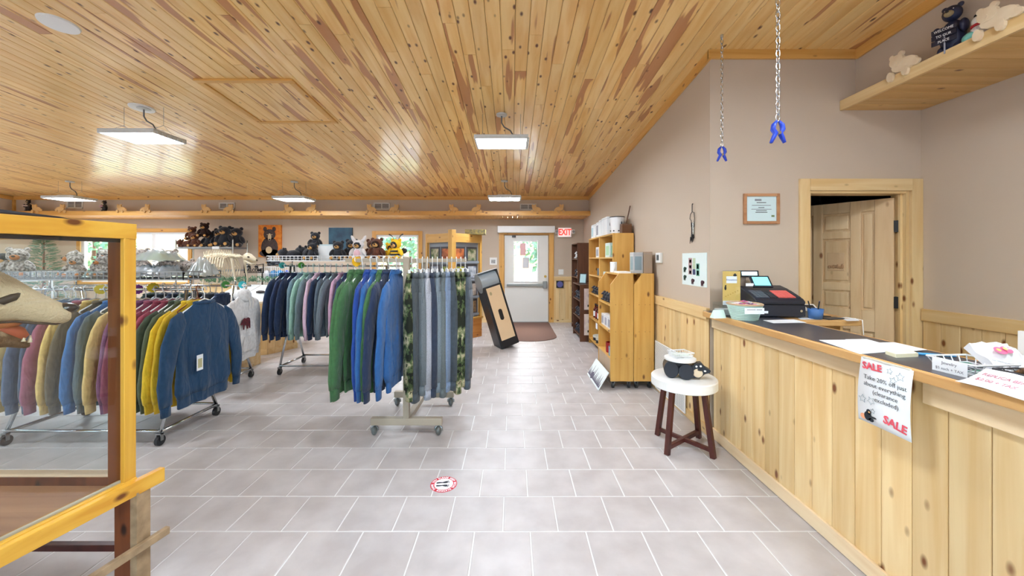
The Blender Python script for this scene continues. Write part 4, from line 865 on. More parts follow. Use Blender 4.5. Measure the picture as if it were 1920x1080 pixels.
# the clipped-corner double shelf on casters
def clipped(label, x0, x1, y0, y1, shelves, front):
    t = T('rolling_shelf', label, 'shelf', ((x0+x1)/2, (y0+y1)/2, 0), 0, 'rolling shelves'); zb, zt = .09, 1.33
    for y in (y0, y1-.02):
        m = MB(); m.prism([(x0, zb), (x1, zb), (x1, zt), (x0+.10, zt), (x0, zt-.13)], frame((0, y, 0), (1, 0, 0), (0, 0, 1)), -.02); part('end_panel', m, amber_z, t, True, .002)
    part('back_panel', B(((x1-.012, y0+.02, zb), (x1, y1-.02, zt))), amber_z, t, True); part('top_board', B(((x0+.10, y0+.02, zt-.02), (x1-.012, y1-.02, zt))), amber_y, t, True)
    for z in shelves: part('shelf', B(((x0+.004, y0+.02, z-.02), (x1-.012, y1-.02, z))), amber_y, t, True)
    if front:
        for a, b in ((y0+.02, (y0+y1)/2-.003), ((y0+y1)/2+.003, y1-.02)): part('bin_door', B(((x0+.006, a, zb+.02), (x0+.018, b, shelves[-1]-.022))), mat('grey_plywood', (184, 160, 134), .6), t, True)
    m = MB()
    for z in (.35, .66, .97):
        for x in (x0+.06, x0+.13, x1-.05): m.cyl((x, y0, z), (x, y0-.0015, z), .004, n=8)
    o = part('screw_heads', m, mat('screw', (130, 96, 50), .5), t, True); o['kind'] = 'stuff'
    for x in (x0+.04, x1-.04):
        for y in (y0+.05, y1-.05):
            c = MB(); c.cyl((x-.012, y, .035), (x+.012, y, .035), .035, n=16); cs = part('caster_wheel', c, black, t, True); part('caster_fork', B(((x-.018, y-.012, .04), (x-.013, y+.012, .09)), ((x+.013, y-.012, .04), (x+.018, y+.012, .09)), ((x-.018, y-.018, .082), (x+.018, y+.018, .09))), chrome, cs, True)
    return t
clipped('golden rolling shelf with a clipped corner, open to the aisle', 1.13, 1.394, 4.33, 4.94, [.97, .66, .357], True)
clipped('golden rolling shelf with a clipped corner, against the wall', 1.40, 1.632, 4.33, 4.94, [.97, .66, .357], False)
# goods
def bear_fig(h=.1, rnd=random):
    m = MB(); m.ell((0, 0, h*.33), (h*.3, h*.28, h*.34), 10, 7); m.ell((-h*.12, 0, h*.74), (h*.23, h*.2, h*.22), 10, 7); m.ell((-h*.33, 0, h*.68), (h*.12, h*.1, h*.09), 8, 5)
    for s in (-1, 1): m.ell((-h*.05, s*h*.15, h*.93), (h*.06, h*.07, h*.08), 6, 5); m.ell((-h*.25, s*h*.17, h*.12), (h*.2, h*.1, h*.11), 8, 5)
    return m
navy = mat('dark_figurine', (34, 36, 48), .35); mugw = mat('glazed_white', (236, 238, 240), .25)
def fig(x, y, z, h, lab, mt_=navy, grp=None): return solo('bear_figurine', bear_fig(h), mt_, lab, 'figurine', grp, loc=(x, y, z), rotz=random.uniform(-.4, .4), smooth=True)
def carton(x, y, z, sx, sy, sz, mt_, lab, cat='box', name='gift_box', face=None, rz=0, grp=None):
    t = T(name, lab, cat, (x, y, z), rz, grp); part('carton', B(((-sx/2, -sy/2, 0), (sx/2, sy/2, sz))), mt_, t, bev=.002)
    if face: part('printed_panel', B(((-sx/2-.0008, -sy*.36, sz*.15), (-sx/2, sy*.36, sz*.8))), face, t); part('printed_panel', B(((-sx*.36, -sy/2-.0008, sz*.15), (sx*.36, -sy/2, sz*.8))), face, t)
    part('lid_seam', B(((-sx/2-.0006, -sy/2-.0006, sz*.9), (sx/2+.0006, sy/2+.0006, sz*.91))), inkgrey, t); return t
def mug(x, y, z, r, h, mt_, lab, grp=None):
    t = T('mug', lab, 'mug', (x, y, z), 0, grp); m = MB(); m.lathe([(0, 0), (r*.92, 0), (r, h*.1), (r, h), (r*.9, h), (r*.9, h*.08), (0, h*.08)], n=20); part('mug_body', m, mt_, t, smooth=False)
    m = MB(); m.tube([(0, -r*.95, h*.8), (0, -r*1.5, h*.75), (0, -r*1.6, h*.45), (0, -r*.95, h*.2)], r*.12, 6); part('handle', m, mt_, t, smooth=True)
def bottle(x, y, z, h, mt_, lab, grp=None, lbl=None, cap=None):
    t = T('bottle', lab, 'bottle', (x, y, z), 0, grp); r = h*.17; m = MB(); m.lathe([(0, 0), (r, 0), (r, h*.6), (r*.4, h*.75), (r*.38, h*.9), (0, h*.9)], n=16); part('bottle_body', m, mt_, t, smooth=False)
    if lbl: m = MB(); m.lathe([(r*1.02, h*.12), (r*1.02, h*.48)], n=16); part('paper_label', m, lbl, t)
    m = MB(); m.lathe([(0, h*.9), (r*.45, h*.9), (r*.45, h), (0, h)], n=12); part('cap', m, cap or black, t)
xs = XS+.11
bluep2 = mat('pale_blue_print', (170, 206, 214), .6); greenp = mat('mint_print', (176, 214, 178), .6)
# on top of the tall golden bookcases
for i, (y, sy, sz, f) in enumerate(((6.55, .17, .23, bluep2), (6.36, .16, .23, None), (6.17, .17, .24, inkgrey), (5.98, .17, .26, None), (5.79, .16, .27, None), (5.61, .15, .27, None))):
    carton(XS+.10, y, 1.85, .16, sy, sz, mat('white_carton', (238, 242, 244), .5), 'white gift carton on top of the golden bookcases, %s from the far end' % ORD[i], grp='cartons on the bookcases', face=f)
bu = T('print_bucket', 'white bucket printed with small dark bears on the near bookcase', 'bucket', (XS+.13, 5.40, 1.85)); m = MB(); m.lathe([(0, 0), (.085, 0), (.105, .24), (.098, .24), (.08, .01), (0, .01)], n=28); part('bucket_wall', m, mugw, bu, smooth=False)
m = MB()
for i in range(8):
    a = 2*PI*i/8; m.ell((.09*math.cos(a), .09*math.sin(a), .045), (.012, .012, .009), 8, 5)
    m.ell((.097*math.cos(a+.4), .097*math.sin(a+.4), .15), (.008, .016, .03), 8, 5) if i % 3 == 0 else None
part('bear_print', m, ink, bu); m = MB(); m.lathe([(.107, .236), (.107, .248), (.1, .248), (.1, .236)], n=28); part('rim', m, black, bu)
solo('wooden_stick', MB().cyl((XS+.20, 5.30, 1.85), (1.655, 5.28, 2.24), .008, n=8), dark_z, 'thin dark stick leaning on the wall behind the bucket', 'stick')
carton(1.575, 5.22, 1.85, .13, .11, .13, mat('brown_box', (104, 66, 34), .6), 'brown box on the near golden bookcase by the wall')
# shelf goods of the golden bookcases
carton(xs, 6.25, 1.52, .14, .22, .17, mugw, 'white mug box on the top shelf of the farther bookcase', face=inkgrey)
carton(xs, 5.55, 1.52, .16, .26, .21, mat('teal_white_box', (214, 234, 230), .5), 'white and green gift box on the top shelf of the nearer bookcase', face=greenp)
bottle(xs-.02, 5.30, 1.52, .27, mat('green_glass', (90, 150, 70), .25), 'tall green bottle beside the white and green box', cap=white)
bottle(xs+.02, 5.22, 1.52, .24, mugw, 'tall white bottle by the end of the nearer bookcase', cap=white)
mug(xs, 6.3, 1.22, .06, .12, mat('blue_grey_glaze', (96, 110, 124), .3), 'blue grey mug on the second shelf of the farther bookcase')
mug(xs, 6.12, 1.22, .055, .11, mat('slate_glaze', (84, 92, 100), .3), 'slate grey mug beside the blue grey mug')
for i in range(4): mug(xs-.02, 5.84-i*.15, 1.22, .05, .08, mat('frosted_glass', (206, 222, 218), .2), 'frosted glass cup on the second shelf, %s from the far end' % ORD[i], 'frosted cups')
for i in range(4): fig(xs-.03, 6.62-i*.16, .90, .13, 'dark bear figurine on the third shelf of the farther bookcase, %s from the far end' % ORD[i], grp='dark figurines in the golden bookcase')
redl = mat('red_label', (150, 40, 44), .5)
for i in range(4): bottle(xs-.03, 6.55-i*.15, .48, .24, mat('syrup_brown', (80, 24, 20), .2), 'syrup bottle with a white and red label, %s from the far end' % ORD[i], 'syrup bottles', lbl=[mugw, redl][i % 2])
tgm = MB(); tgm.box((XS-.004, 6.05, .36), (XS-.002, 6.17, .455)); solo('price_tag', tgm, paper, 'white price tag hanging from the syrup bottle shelf', 'tag')
for i, y in enumerate((6.5, 6.28, 6.1)):
    t = T('tin', 'round black tin on the bottom shelf, %s from the far end' % ORD[i], 'tin', (xs, y, .10), 0, 'black tins'); m = MB(); m.lathe([(0, 0), (.085, 0), (.085, .05), (0, .05)], n=24); part('tin_base', m, black, t); m = MB(); m.lathe([(0, .05), (.088, .05), (.088, .08), (.07, .088), (0, .088)], n=24); part('lid', m, mat('tin_cream', (206, 206, 196), .4), t)
# rolling shelf goods
for i in range(4): fig(1.2, 4.85-i*.13, .97, .12, 'dark bear figurine on the rolling shelf, %s from the far end' % ORD[i], grp='dark figurines on the rolling shelf')
for i in range(3): carton(1.215, 4.83-i*.16, .66, .11, .13, .14, mugw, 'white mug box on the middle rolling shelf, %s from the far end' % ORD[i], face=inkgrey, grp='mug boxes on the rolling shelf')
mug(1.21, 4.62, .357, .06, .12, mat('red_glaze', (150, 20, 24), .25), 'red mug on the lowest rolling shelf'); mug(1.19, 4.44, .357, .052, .11, mat('grey_blue_glaze', (130, 150, 164), .25), 'grey blue mug beside the red mug')
mug(1.27, 4.72, 1.33, .042, .13, mugw, 'white printed mug on top of the rolling shelf')
solo('white_tray', B(((1.245, 4.38, 1.33), (1.38, 4.60, 1.335)), ((1.245, 4.38, 1.335), (1.25, 4.6, 1.35)), ((1.375, 4.38, 1.335), (1.38, 4.6, 1.35)), ((1.25, 4.38, 1.335), (1.375, 4.385, 1.35)), ((1.25, 4.595, 1.335), (1.375, 4.6, 1.35))), white, 'low white tray on top of the rolling shelf', 'tray')
carton(1.47, 4.46, 1.33, .11, .14, .245, mat('silver_box', (186, 188, 192), .3, .3), 'silver box standing on the rolling shelf by the wall', face=mat('silver_print', (130, 150, 160), .4))
carton(1.58, 4.46, 1.33, .10, .16, .25, mat('grey_tan_box', (164, 142, 122), .6), 'grey tan box beside the silver box on the rolling shelf')
carton(1.56, 4.72, 1.33, .12, .16, .25, mat('cream_box', (214, 190, 150), .6), 'cream box behind the grey tan box on the rolling shelf')
# dark bookcase goods
for z, zz, nm in ((1.03, 0, ''),):
    fr = T('photo_frame', 'small tilted photo frame on the low dark bookcase', 'photo frame', (1.32, 7.05, 1.03), -.5); m = MB(); q = Matrix.Rotation(-.25, 4, 'X'); m.box((-.07, -.008, 0), (.07, .008, .2), q); part('frame_body', m, black, fr); m = MB(); m.box((-.055, -.0095, .018), (.055, -.008, .182), q); part('photo', m, bluep2, fr)
for k, z in enumerate((.74, .42, .1)):
    for i in range(4): fig(1.31, 7.45-i*.17, z, .15, 'dark bear figurine on the low dark bookcase, %s shelf, %s from the far end' % (['upper', 'middle', 'lower'][k], ORD[i]), grp='dark figurines on the low bookcase')
for k, z in enumerate((1.50, 1.12)):
    for i in range(2): fig(1.42, 8.18-i*.3, z, .16, 'figurine on the tall dark bookcase, %s shelf, %s' % (['upper', 'second'][k], ['farther', 'nearer'][i]), [mugw, navy][(i+k) % 2], 'figurines on the tall dark bookcase')
for i, z in enumerate((.93, .66, .40)):
    pl = solo('hanging_toy', bear_fig(.17), blackfur if i else mat('black_white_toy', (26, 26, 30), .9, rgb2=(230, 230, 230), ns=9), 'small toy bear on the aisle edge of the tall dark bookcase, %s from the top' % ORD[i], 'toy', 'toys on the dark bookcase', loc=(1.37, 7.80, [.78, .42, .1][i]), smooth=True)
# printed boards leaning at the shelf foot
lb_ = T('printed_board', 'white board printed with dark pines leaning at the foot of the rolling shelf', 'board', (1.03, 4.6, 0))
e0, e1, t0, t1 = Vector((.985, 4.90, .0)), Vector((.985, 4.29, .0)), Vector((1.105, 4.90, .20)), Vector((1.105, 4.29, .20))
Mx = frame(e0, e1-e0, t0-e0); Ml = Matrix.Translation(-lb_.location) @ Mx; m = MB(); m.box((0, 0, -.0), (.61, .233, .012), Ml); part('board', m, mat('pale_print_board', (232, 240, 240), .6), lb_)
m = MB(); rp_ = random.Random(9)
for i in range(16): x = .03+i*.037; h_ = rp_.uniform(.06, .17); m.prism([(x-.02, .02), (x+.02, .02), (x, .02+h_)], Ml @ Matrix.Translation((0, 0, .012+.0004*(i % 3))), .0006)
part('pine_print', m, mat('violet_grey_print', (96, 92, 112), .6), lb_)
m = MB(); m.prism([(.2+.05*math.cos(2*PI*i/16), .05+.045*math.sin(2*PI*i/16)) for i in range(16)], Ml @ Matrix.Translation((0, 0, .0136)), .0006); part('bear_print', m, mat('violet_grey_print', (96, 92, 112), .6), lb_)

# ================================================================== PICTURE TOWER AND LEANING BIN
tw = T('picture_tower', 'golden wooden display tower holding rows of picture cards', 'display tower', (-1.07, 6.72, 0), math.radians(50.2)); SD = .76
part('plinth', B(((.0, .0, 0), (SD, SD, .36))), wood('reddish_pine', (206, 140, 70), (180, 108, 44), (100, 50, 20), axis=0, var=.05), tw, bev=.006); part('plinth_cap', B(((-.02, -.02, .36), (SD+.02, SD+.02, .39))), amber_x, tw, bev=.004)
for x, y in ((SD-.05, 0), (0, SD-.05), (SD-.05, SD-.05)): part('corner_post', B(((x, y, .39), (x+.05, y+.05, 1.97))), amber_z, tw)
part('tall_post', B(((-.035, -.035, .39), (.065, .065, 2.02))), amber_z, tw, bev=.003)
part('header', B(((.065, 0, 1.80), (SD-.05, .03, 1.96))), amber_x, tw); part('header', B(((0, .065, 1.80), (.03, SD-.05, 1.96))), amber_y, tw); part('top_board', B(((.03, .03, 1.94), (SD, SD, 1.955))), amber_x, tw)
gr = mat('grey_rack_panel', (142, 150, 160), .5)
part('grey_panel', B(((.065, .06, .39), (SD-.05, .075, 1.80))), gr, tw); part('grey_panel', B(((.06, .065, .39), (.075, SD-.05, 1.80))), gr, tw)
cols = [((214, 120, 60), (120, 60, 40)), ((90, 110, 70), (200, 190, 160)), ((190, 180, 60), (90, 120, 60)), ((110, 120, 140), (210, 214, 220)), ((200, 120, 80), (60, 50, 50)), ((120, 100, 80), (210, 200, 190)), ((150, 170, 190), (70, 90, 100)), ((100, 80, 60), (190, 150, 100))]
k = 0
for face in (0, 1):
    for r_ in range(4):
        z = [1.43, 1.10, .77, .44][r_]
        def fb(a0, a1, d0, d1, z0, z1): return B(((a0, d0, z0), (a1, d1, z1))) if face == 0 else B(((d0, a0, z0), (d1, a1, z1)))
        part('card_ledge', fb(.07, SD-.055, .03, .06, z-.02, z), gr, tw); part('ledge_lip', fb(.07, SD-.055, .024, .03, z-.02, z+.025), gr, tw)
        for c_ in (0, 1):
            a0 = .095+c_*.31; cc = cols[k % 8]
            t = part('card_mount', fb(a0, a0+.27, .048, .058, z, z+.29), mat('dark_card_mount', (70, 70, 76), .5), tw); part('picture', fb(a0+.03, a0+.24, .046, .048, z+.035, z+.255), mat('card_picture_%d' % (k % 8), cc[0], .5, rgb2=cc[1], ns=11), t); k += 1
solo('puzzle_box', B(((-1.0+.12, 7.05, 1.955), (-1.0+.5, 7.28, 2.05))), mat('camo_box', (110, 104, 84), .6, rgb2=(180, 160, 90), ns=24), 'flat patterned box lying on top of the picture tower', 'box', bev=.002)
lt = T('leaning_bin', 'tall black bin with a tan panel and metal head leaning by the mat', 'bin', (-.17, 6.22, 0)); lt.rotation_mode = 'QUATERNION'
lt.rotation_quaternion = (Matrix.Rotation(math.radians(-17), 3, 'Y') @ Matrix.Rotation(math.radians(24), 3, 'Z')).to_quaternion()
part('bin_body', B(((0, 0, 0), (.34, .34, 1.06))), black, lt, bev=.012); part('tan_panel', B(((.045, -.006, .13), (.30, 0, 1.03))), mat('tan_laminate', (222, 190, 150), .45), lt)
m = MB(); m.prism([(.17+.035*math.cos(a), .55+.06*(1 if math.sin(a) > 0 else -1)+.035*math.sin(a)) for a in [2*PI*i/20+.01 for i in range(20)]], frame((0, -.006, 0), (1, 0, 0), (0, 0, 1)), .002); part('slot', m, black, lt)
m = MB(); m.ell((.1, -.007, .93), (.022, .003, .03), 12, 6); part('badge', m, mat('olive_badge', (170, 150, 110), .5), lt)
part('side_tan_strip', B(((.34, .05, .75), (.346, .3, 1.02)), ((.34, .18, .35), (.346, .3, .62))), mat('tan_laminate', (222, 190, 150), .45), lt)
m = MB(); m.cyl((0, .16, 1.14), (.31, .16, 1.14), .17, n=32); part('metal_head', m, mat('brushed_steel', (158, 170, 178), .35, .35), lt, smooth=False)
part('head_cap', B(((.31, .0, 1.06), (.34, .32, 1.30))), black, lt, bev=.01); part('head_lid', B(((.0, .02, 1.30), (.34, .32, 1.315))), mat('grey_lid', (190, 192, 196), .4), lt, bev=.004)
# ================================================================== GARMENTS
def cloth(rgb, heather=False):
    n = 'cloth_%d_%d_%d%s' % (*rgb, 'h' if heather else '')
    if n in MATS: return MATS[n]
    m = mat(n, rgb, .92, rgb2=tuple(min(255, int(c*1.22)+8) for c in rgb) if heather else tuple(min(255, int(c*1.07)+2) for c in rgb), ns=260 if heather else 30, bump=.25, bs=300, sheen=.15, spec=.2)
    t = m.node_tree; tc = t.nodes.new('ShaderNodeTexCoord'); mp = t.nodes.new('ShaderNodeMapping'); mp.inputs['Scale'].default_value = (1, 1, .4); t.links.new(tc.outputs['Object'], mp.inputs[0])
    q = t.nodes.new('ShaderNodeTexNoise'); q.inputs['Scale'].default_value = 13; q.inputs['Detail'].default_value = 2; q.inputs['Distortion'].default_value = .8; t.links.new(mp.outputs[0], q.inputs['Vector'])
    bp = t.nodes.new('ShaderNodeBump'); bp.inputs['Strength'].default_value = .65; bp.inputs['Distance'].default_value = .035; t.links.new(q.outputs[0], bp.inputs['Height'])
    for k in t.nodes:
        if k.type == 'BUMP' and k != bp: t.links.new(bp.outputs[0], k.inputs['Normal'])
    return m
def camo(name='camo_cloth'):
    if name in MATS: return MATS[name]
    m = mat(name, (84, 92, 66), .92, spec=.2); t = m.node_tree; N = t.nodes.new; b = t.nodes['Principled BSDF']; tc = N('ShaderNodeTexCoord'); mp = N('ShaderNodeMapping'); mp.inputs['Scale'].default_value = (1, 1, .8); t.links.new(tc.outputs['Object'], mp.inputs[0])
    n = N('ShaderNodeTexNoise'); n.inputs['Scale'].default_value = 13; n.inputs['Detail'].default_value = 3; r = N('ShaderNodeValToRGB'); r.color_ramp.interpolation = 'CONSTANT'; e = r.color_ramp.elements
    e[0].position = 0; e[0].color = lin((40, 44, 36)); e[1].position = .42; e[1].color = lin((78, 94, 62))
    for p, c in ((.49, (128, 134, 100)), (.55, (182, 174, 142)), (.63, (70, 76, 56))): q = e.new(p); q.color = lin(c)
    t.links.new(mp.outputs[0], n.inputs['Vector']); t.links.new(n.outputs[0], r.inputs[0]); t.links.new(r.outputs[0], b.inputs['Base Color']); return m
def top_garment(root, mt_, sc, rnd, hood=False, print_=None, open_=.0):
    """sweatshirt hanging in its own xz plane, collar at z = 0, built from body, hem, sleeves, cuffs (and hood)"""
    n = 36; ph = rnd.uniform(0, 6); ph2 = rnd.uniform(0, 6); th = rnd.uniform(.85, 1.15)
    prof = [(0, .075, .024), (-.015, .10, .025), (-.05, .16, .027), (-.085, .205, .029), (-.115, .225, .031), (-.16, .235, .033), (-.22, .24, .034), (-.28, .243, .035), (-.34, .247, .036), (-.4, .25, .037), (-.46, .254, .038), (-.52, .258, .039), (-.58, .258, .039), (-.625, .24, .034)]
    def ring(z, a, b, amp):
        R_ = []
        for i in range(n):
            t = 2*PI*i/n; x = a*math.cos(t); y = b*th*math.copysign(abs(math.sin(t))**.8, math.sin(t)); y += amp*(math.sin(x*34+ph+z*3)+.6*math.sin(x*61+ph2-z*5)); R_.append(Vector((x, y, z-.012*math.sin(t*2+ph)*amp*20))*sc)
        return R_
    m = MB(); m.loft([ring(z, a, b, .017*min(1, max(0, -z-.10)/.35)) for z, a, b in prof]); body = part('body', m, mt_, root, smooth=True)
    m = MB(); m.loft([ring(z, a, b, .012) for z, a, b in ((-.622, .243, .036), (-.63, .236, .033), (-.685, .232, .032), (-.69, .228, .028))]); part('hem_band', m, mt_, body, smooth=True)
    for s in (-1, 1):
        k = rnd.uniform(-.02, .03); f = rnd.uniform(-.03, .03)
        pts = [(s*.17, 0, -.085), (s*.225, f*.2, -.125), (s*.262, f*.5, -.19), (s*(.285+k*.5), f*.8, -.27), (s*(.302+k), f, -.35), (s*(.315+k), f*1.1, -.43), (s*(.324+k), f*1.2, -.51), (s*(.328+k), f*1.4, -.58), (s*(.326+k), f*1.5, -.63)]
        m = MB(); m.tube([Vector(p)*sc for p in pts], [r*sc for r in (.045, .062, .066, .063, .060, .056, .053, .05, .043)], 14, ry=[r*sc for r in (.018, .027, .030, .030, .029, .028, .028, .027, .024)])
        for i, v in enumerate(m.v): v.y += .004*sc*math.sin(v.z*29/sc+ph*3+s)+.004*sc*math.sin(v.z*80/sc+v.x*60/sc+ph2)
        sl = part('sleeve', m, mt_, root, smooth=True)
        m = MB(); m.tube([Vector(p)*sc for p in ((s*(.326+k), f*1.5, -.626), (s*(.325+k), f*1.5, -.64), (s*(.322+k), f*1.5, -.695))], [.041*sc, .036*sc, .034*sc], 12, ry=[.024*sc, .021*sc, .020*sc]); part('cuff', m, mt_, sl, smooth=True)
    m = MB(); m.tube([Vector((.083*math.cos(2*PI*i/20), .036*math.sin(2*PI*i/20), -.004-.012*math.cos(4*PI*i/20)*0))*sc for i in range(20)], .011*sc, 6, True); part('collar', m, mt_, root, smooth=True)
    if hood:
        m = MB(); rr_ = []
        for z, a, b, y in ((.012, .05, .02, .005), (.016, .075, .03, .012), (-.012, .095, .036, .018), (-.07, .10, .034, .03), (-.14, .07, .026, .036), (-.18, .02, .012, .036)): rr_.append([Vector((a*math.cos(2*PI*i/18), y+b*math.sin(2*PI*i/18), z))*sc for i in range(18)])
        m.loft(rr_); part('hood', m, mt_, root, smooth=True)
    return body
def hanger_mb(clip=False):
    m = MB(); m.smooth = True; r = .0055
    hook = [(.018, 0, -.002), (.022, 0, .012), (.012, 0, .026), (-.004, 0, .03), (-.018, 0, .02), (-.02, 0, .004), (-.010, 0, -.015), (0, 0, -.03), (0, 0, -.075)]
    m.tube(hook, .004, 6)
    if clip: m.tube([(-.15, 0, -.085), (0, 0, -.072), (.15, 0, -.085)], .0045, 6); [m.box((s*.13-.012, -.008, -.125), (s*.13+.012, .008, -.078)) for s in (-1, 1)]
    else: m.tube([(0, 0, -.075), (.05, 0, -.092), (.2, 0, -.165), (.205, 0, -.18), (.19, 0, -.185), (-.19, 0, -.185), (-.205, 0, -.18), (-.2, 0, -.165), (-.05, 0, -.092)], r, 6, True)
    return m
hang_mesh = {}
def hanger(p, rz, mt_, lab, grp, clip=False):
    k = (mt_.name, clip)
    if k not in hang_mesh: hang_mesh[k] = hanger_mb(clip).mesh('clothes_hanger', mt_)
    o = bpy.data.objects.new('clothes_hanger', hang_mesh[k]); COL.objects.link(o); o.location = p; o.rotation_euler = (0, 0, rz); return tag(o, lab, 'hanger', grp)
def hang_top(p, rz, rgb, desc, grp, sc=1.15, hood=False, hm=None, seed=0, heather=False, kind='sweatshirt'):
    rnd = random.Random(seed); cn = hm or wire_w
    hanger(p, rz, cn, 'hanger holding the '+desc, 'hangers, '+grp)
    t = T('hoodie' if hood else kind, desc, 'hoodie' if hood else kind, Vector(p)+Vector((0, 0, -.098)), rz+rnd.uniform(-.05, .05), grp)
    return t, top_garment(t, cloth(rgb, heather), sc, rnd, hood)
def hang_pants(p, rz, mt_, desc, grp, L=1.04, seed=0, cord=True):
    rnd = random.Random(seed); hanger(p, rz, wire_w, 'clip hanger holding the '+desc, 'hangers, '+grp, True)
    t = T('sweatpants', desc, 'pants', Vector(p)+Vector((0, 0, -.105)), rz+rnd.uniform(-.06, .06), grp); n = 24; ph = rnd.uniform(0, 6)
    def ring(cx, z, a, b, amp): return [Vector((cx+a*math.cos(2*PI*i/n), b*math.sin(2*PI*i/n)+amp*math.sin((cx+a*math.cos(2*PI*i/n))*45+ph+z*2), z)) for i in range(n)]
    m = MB(); m.loft([ring(0, 0, .165, .028, .006), ring(0, -.045, .165, .03, .008)]); part('waistband', m, mt_, t, smooth=True)
    m = MB(); m.loft([ring(0, -.045, .168, .034, .008), ring(0, -.14, .19, .045, .012), ring(0, -.25, .192, .042, .012)]); part('hips', m, mt_, t, smooth=True)
    for s in (-1, 1):
        m = MB(); m.loft([ring(s*.095, -.16, .093, .040, .01), ring(s*.096, -.27, .096, .043, .012), ring(s*.097, -.4, .094, .044, .012), ring(s*.095, -.65, .082, .042, .012), ring(s*.092, -L+.09, .07, .04, .010)]); lg = part('leg', m, mt_, t, smooth=True)
        m = MB(); m.loft([ring(s*.092, -L+.092, .062, .034, .006), ring(s*.092, -L, .058, .032, .006)]); part('cuff', m, mt_, lg, smooth=True)
    if cord: m = MB(); m.tube([(-.02, -.04, -.03), (-.03, -.052, -.15), (-.01, -.05, -.2)], .003, 5); m.tube([(.02, -.04, -.03), (.03, -.052, -.13), (.02, -.05, -.19)], .003, 5); part('drawstring', m, offwhite, t)
def divider(x, y, z, mt_, lab, rz=PI/2):
    m = MB(); m.smooth = False; r = .045
    m.prism([(r*(1 if i % 2 else .86)*math.cos(2*PI*i/24), r*(1 if i % 2 else .86)*math.sin(2*PI*i/24)) for i in range(24)], frame((0, 0, 0), (1, 0, 0), (0, 0, 1)), .006); solo('size_divider', m, mt_, lab, 'size divider', 'size dividers', loc=(x, y, z), rotz=rz)
NAV, GRN, ROY, BLU = (36, 50, 78), (64, 104, 66), (34, 66, 140), (44, 92, 150)
# ------------------------------------------------------------------ rack A: beige, centre
RA = T('clothes_rack', 'beige two-arm clothing rack on casters in the middle of the floor', 'clothes rack', (-.9, 3.5, 0))
for y in (3.22, 3.86): part('base_bar', B(((-1.2, y-.025, .085), (-.595, y+.025, .145))), beige, RA, True, .004)
part('long_bar', B(((-.925, 3.245, .09), (-.875, 3.835, .14))), beige, RA, True, .004); part('post', B(((-.925, 3.195, .145), (-.875, 3.245, 1.515))), beige, RA, True, .004); part('post', B(((-.925, 3.835, .145), (-.875, 3.885, 1.50))), beige, RA, True, .004)
part('top_tie', B(((-.915, 3.245, 1.46), (-.885, 3.835, 1.50))), beige, RA, True)
m = MB(); m.bar((-.925, 3.22, 1.485), (-1.42, 3.22, 1.485), .018, .032); part('arm', m, beige, RA, True); m = MB(); m.bar((-.875, 3.23, 1.485), (-.43, 3.55, 1.485), .018, .032); part('arm', m, beige, RA, True)
for x in (-1.17, -.625):
    for y in (3.22, 3.86):
        m = MB(); m.smooth = True; m.ell((x, y-.01, .04), (.026, .04, .04), 14, 9); c_ = part('caster_wheel', m, mat('grey_caster', (110, 116, 116), .3, .5), RA, True); m = MB(); m.tube([(x-.03, y-.01, .04), (x-.03, y-.01, .062), (x, y, .085), (x+.03, y-.01, .062), (x+.03, y-.01, .04)], .008, 6); part('caster_fork', m, steel, c_, True)
LA = [(-1.335, GRN, 'green'), (-1.275, GRN, 'green'), (-1.205, ROY, 'royal blue'), (-1.15, BLU, 'blue'), (-1.095, GRN, 'green'), (-1.05, NAV, 'navy'), (-.985, BLU, 'bright blue')]
for i, (x, c, nm) in enumerate(LA):
    t, bd = hang_top((x, 3.22, 1.485), PI/2, c, '%s hoodie, %s from the left on the centre rack arm' % (nm, ORD[i]), 'hoodies on the centre rack', sc=1.31, hood=True, seed=20+i); t.scale = (1, .66, 1.03)
PA = [(camo(), 'camouflage'), (cloth((74, 82, 88)), 'charcoal grey'), (cloth((92, 100, 106), True), 'slate grey'), (cloth((150, 154, 164), True), 'light heather grey'), (cloth((52, 60, 78)), 'dark navy'), (cloth((104, 116, 126), True), 'grey blue'), (cloth((90, 98, 100), True), 'mid grey'), (cloth((112, 130, 156), True), 'heather blue'), (cloth((70, 78, 86)), 'charcoal'), (camo(), 'camouflage'), (camo(), 'camouflage'), (cloth((80, 88, 98)), 'dark slate')]
for i, (mt_, nm) in enumerate(PA):
    u = i/(len(PA)-1); hang_pants((-.86+.42*u, 3.24+.31*u, 1.485), PI/2+.1+.2*u, mt_, '%s sweatpants, %s from the left on the centre rack' % (nm, ORD[i]), 'sweatpants on the centre rack', L=1.06+.03*math.sin(i*2.3), seed=50+i)
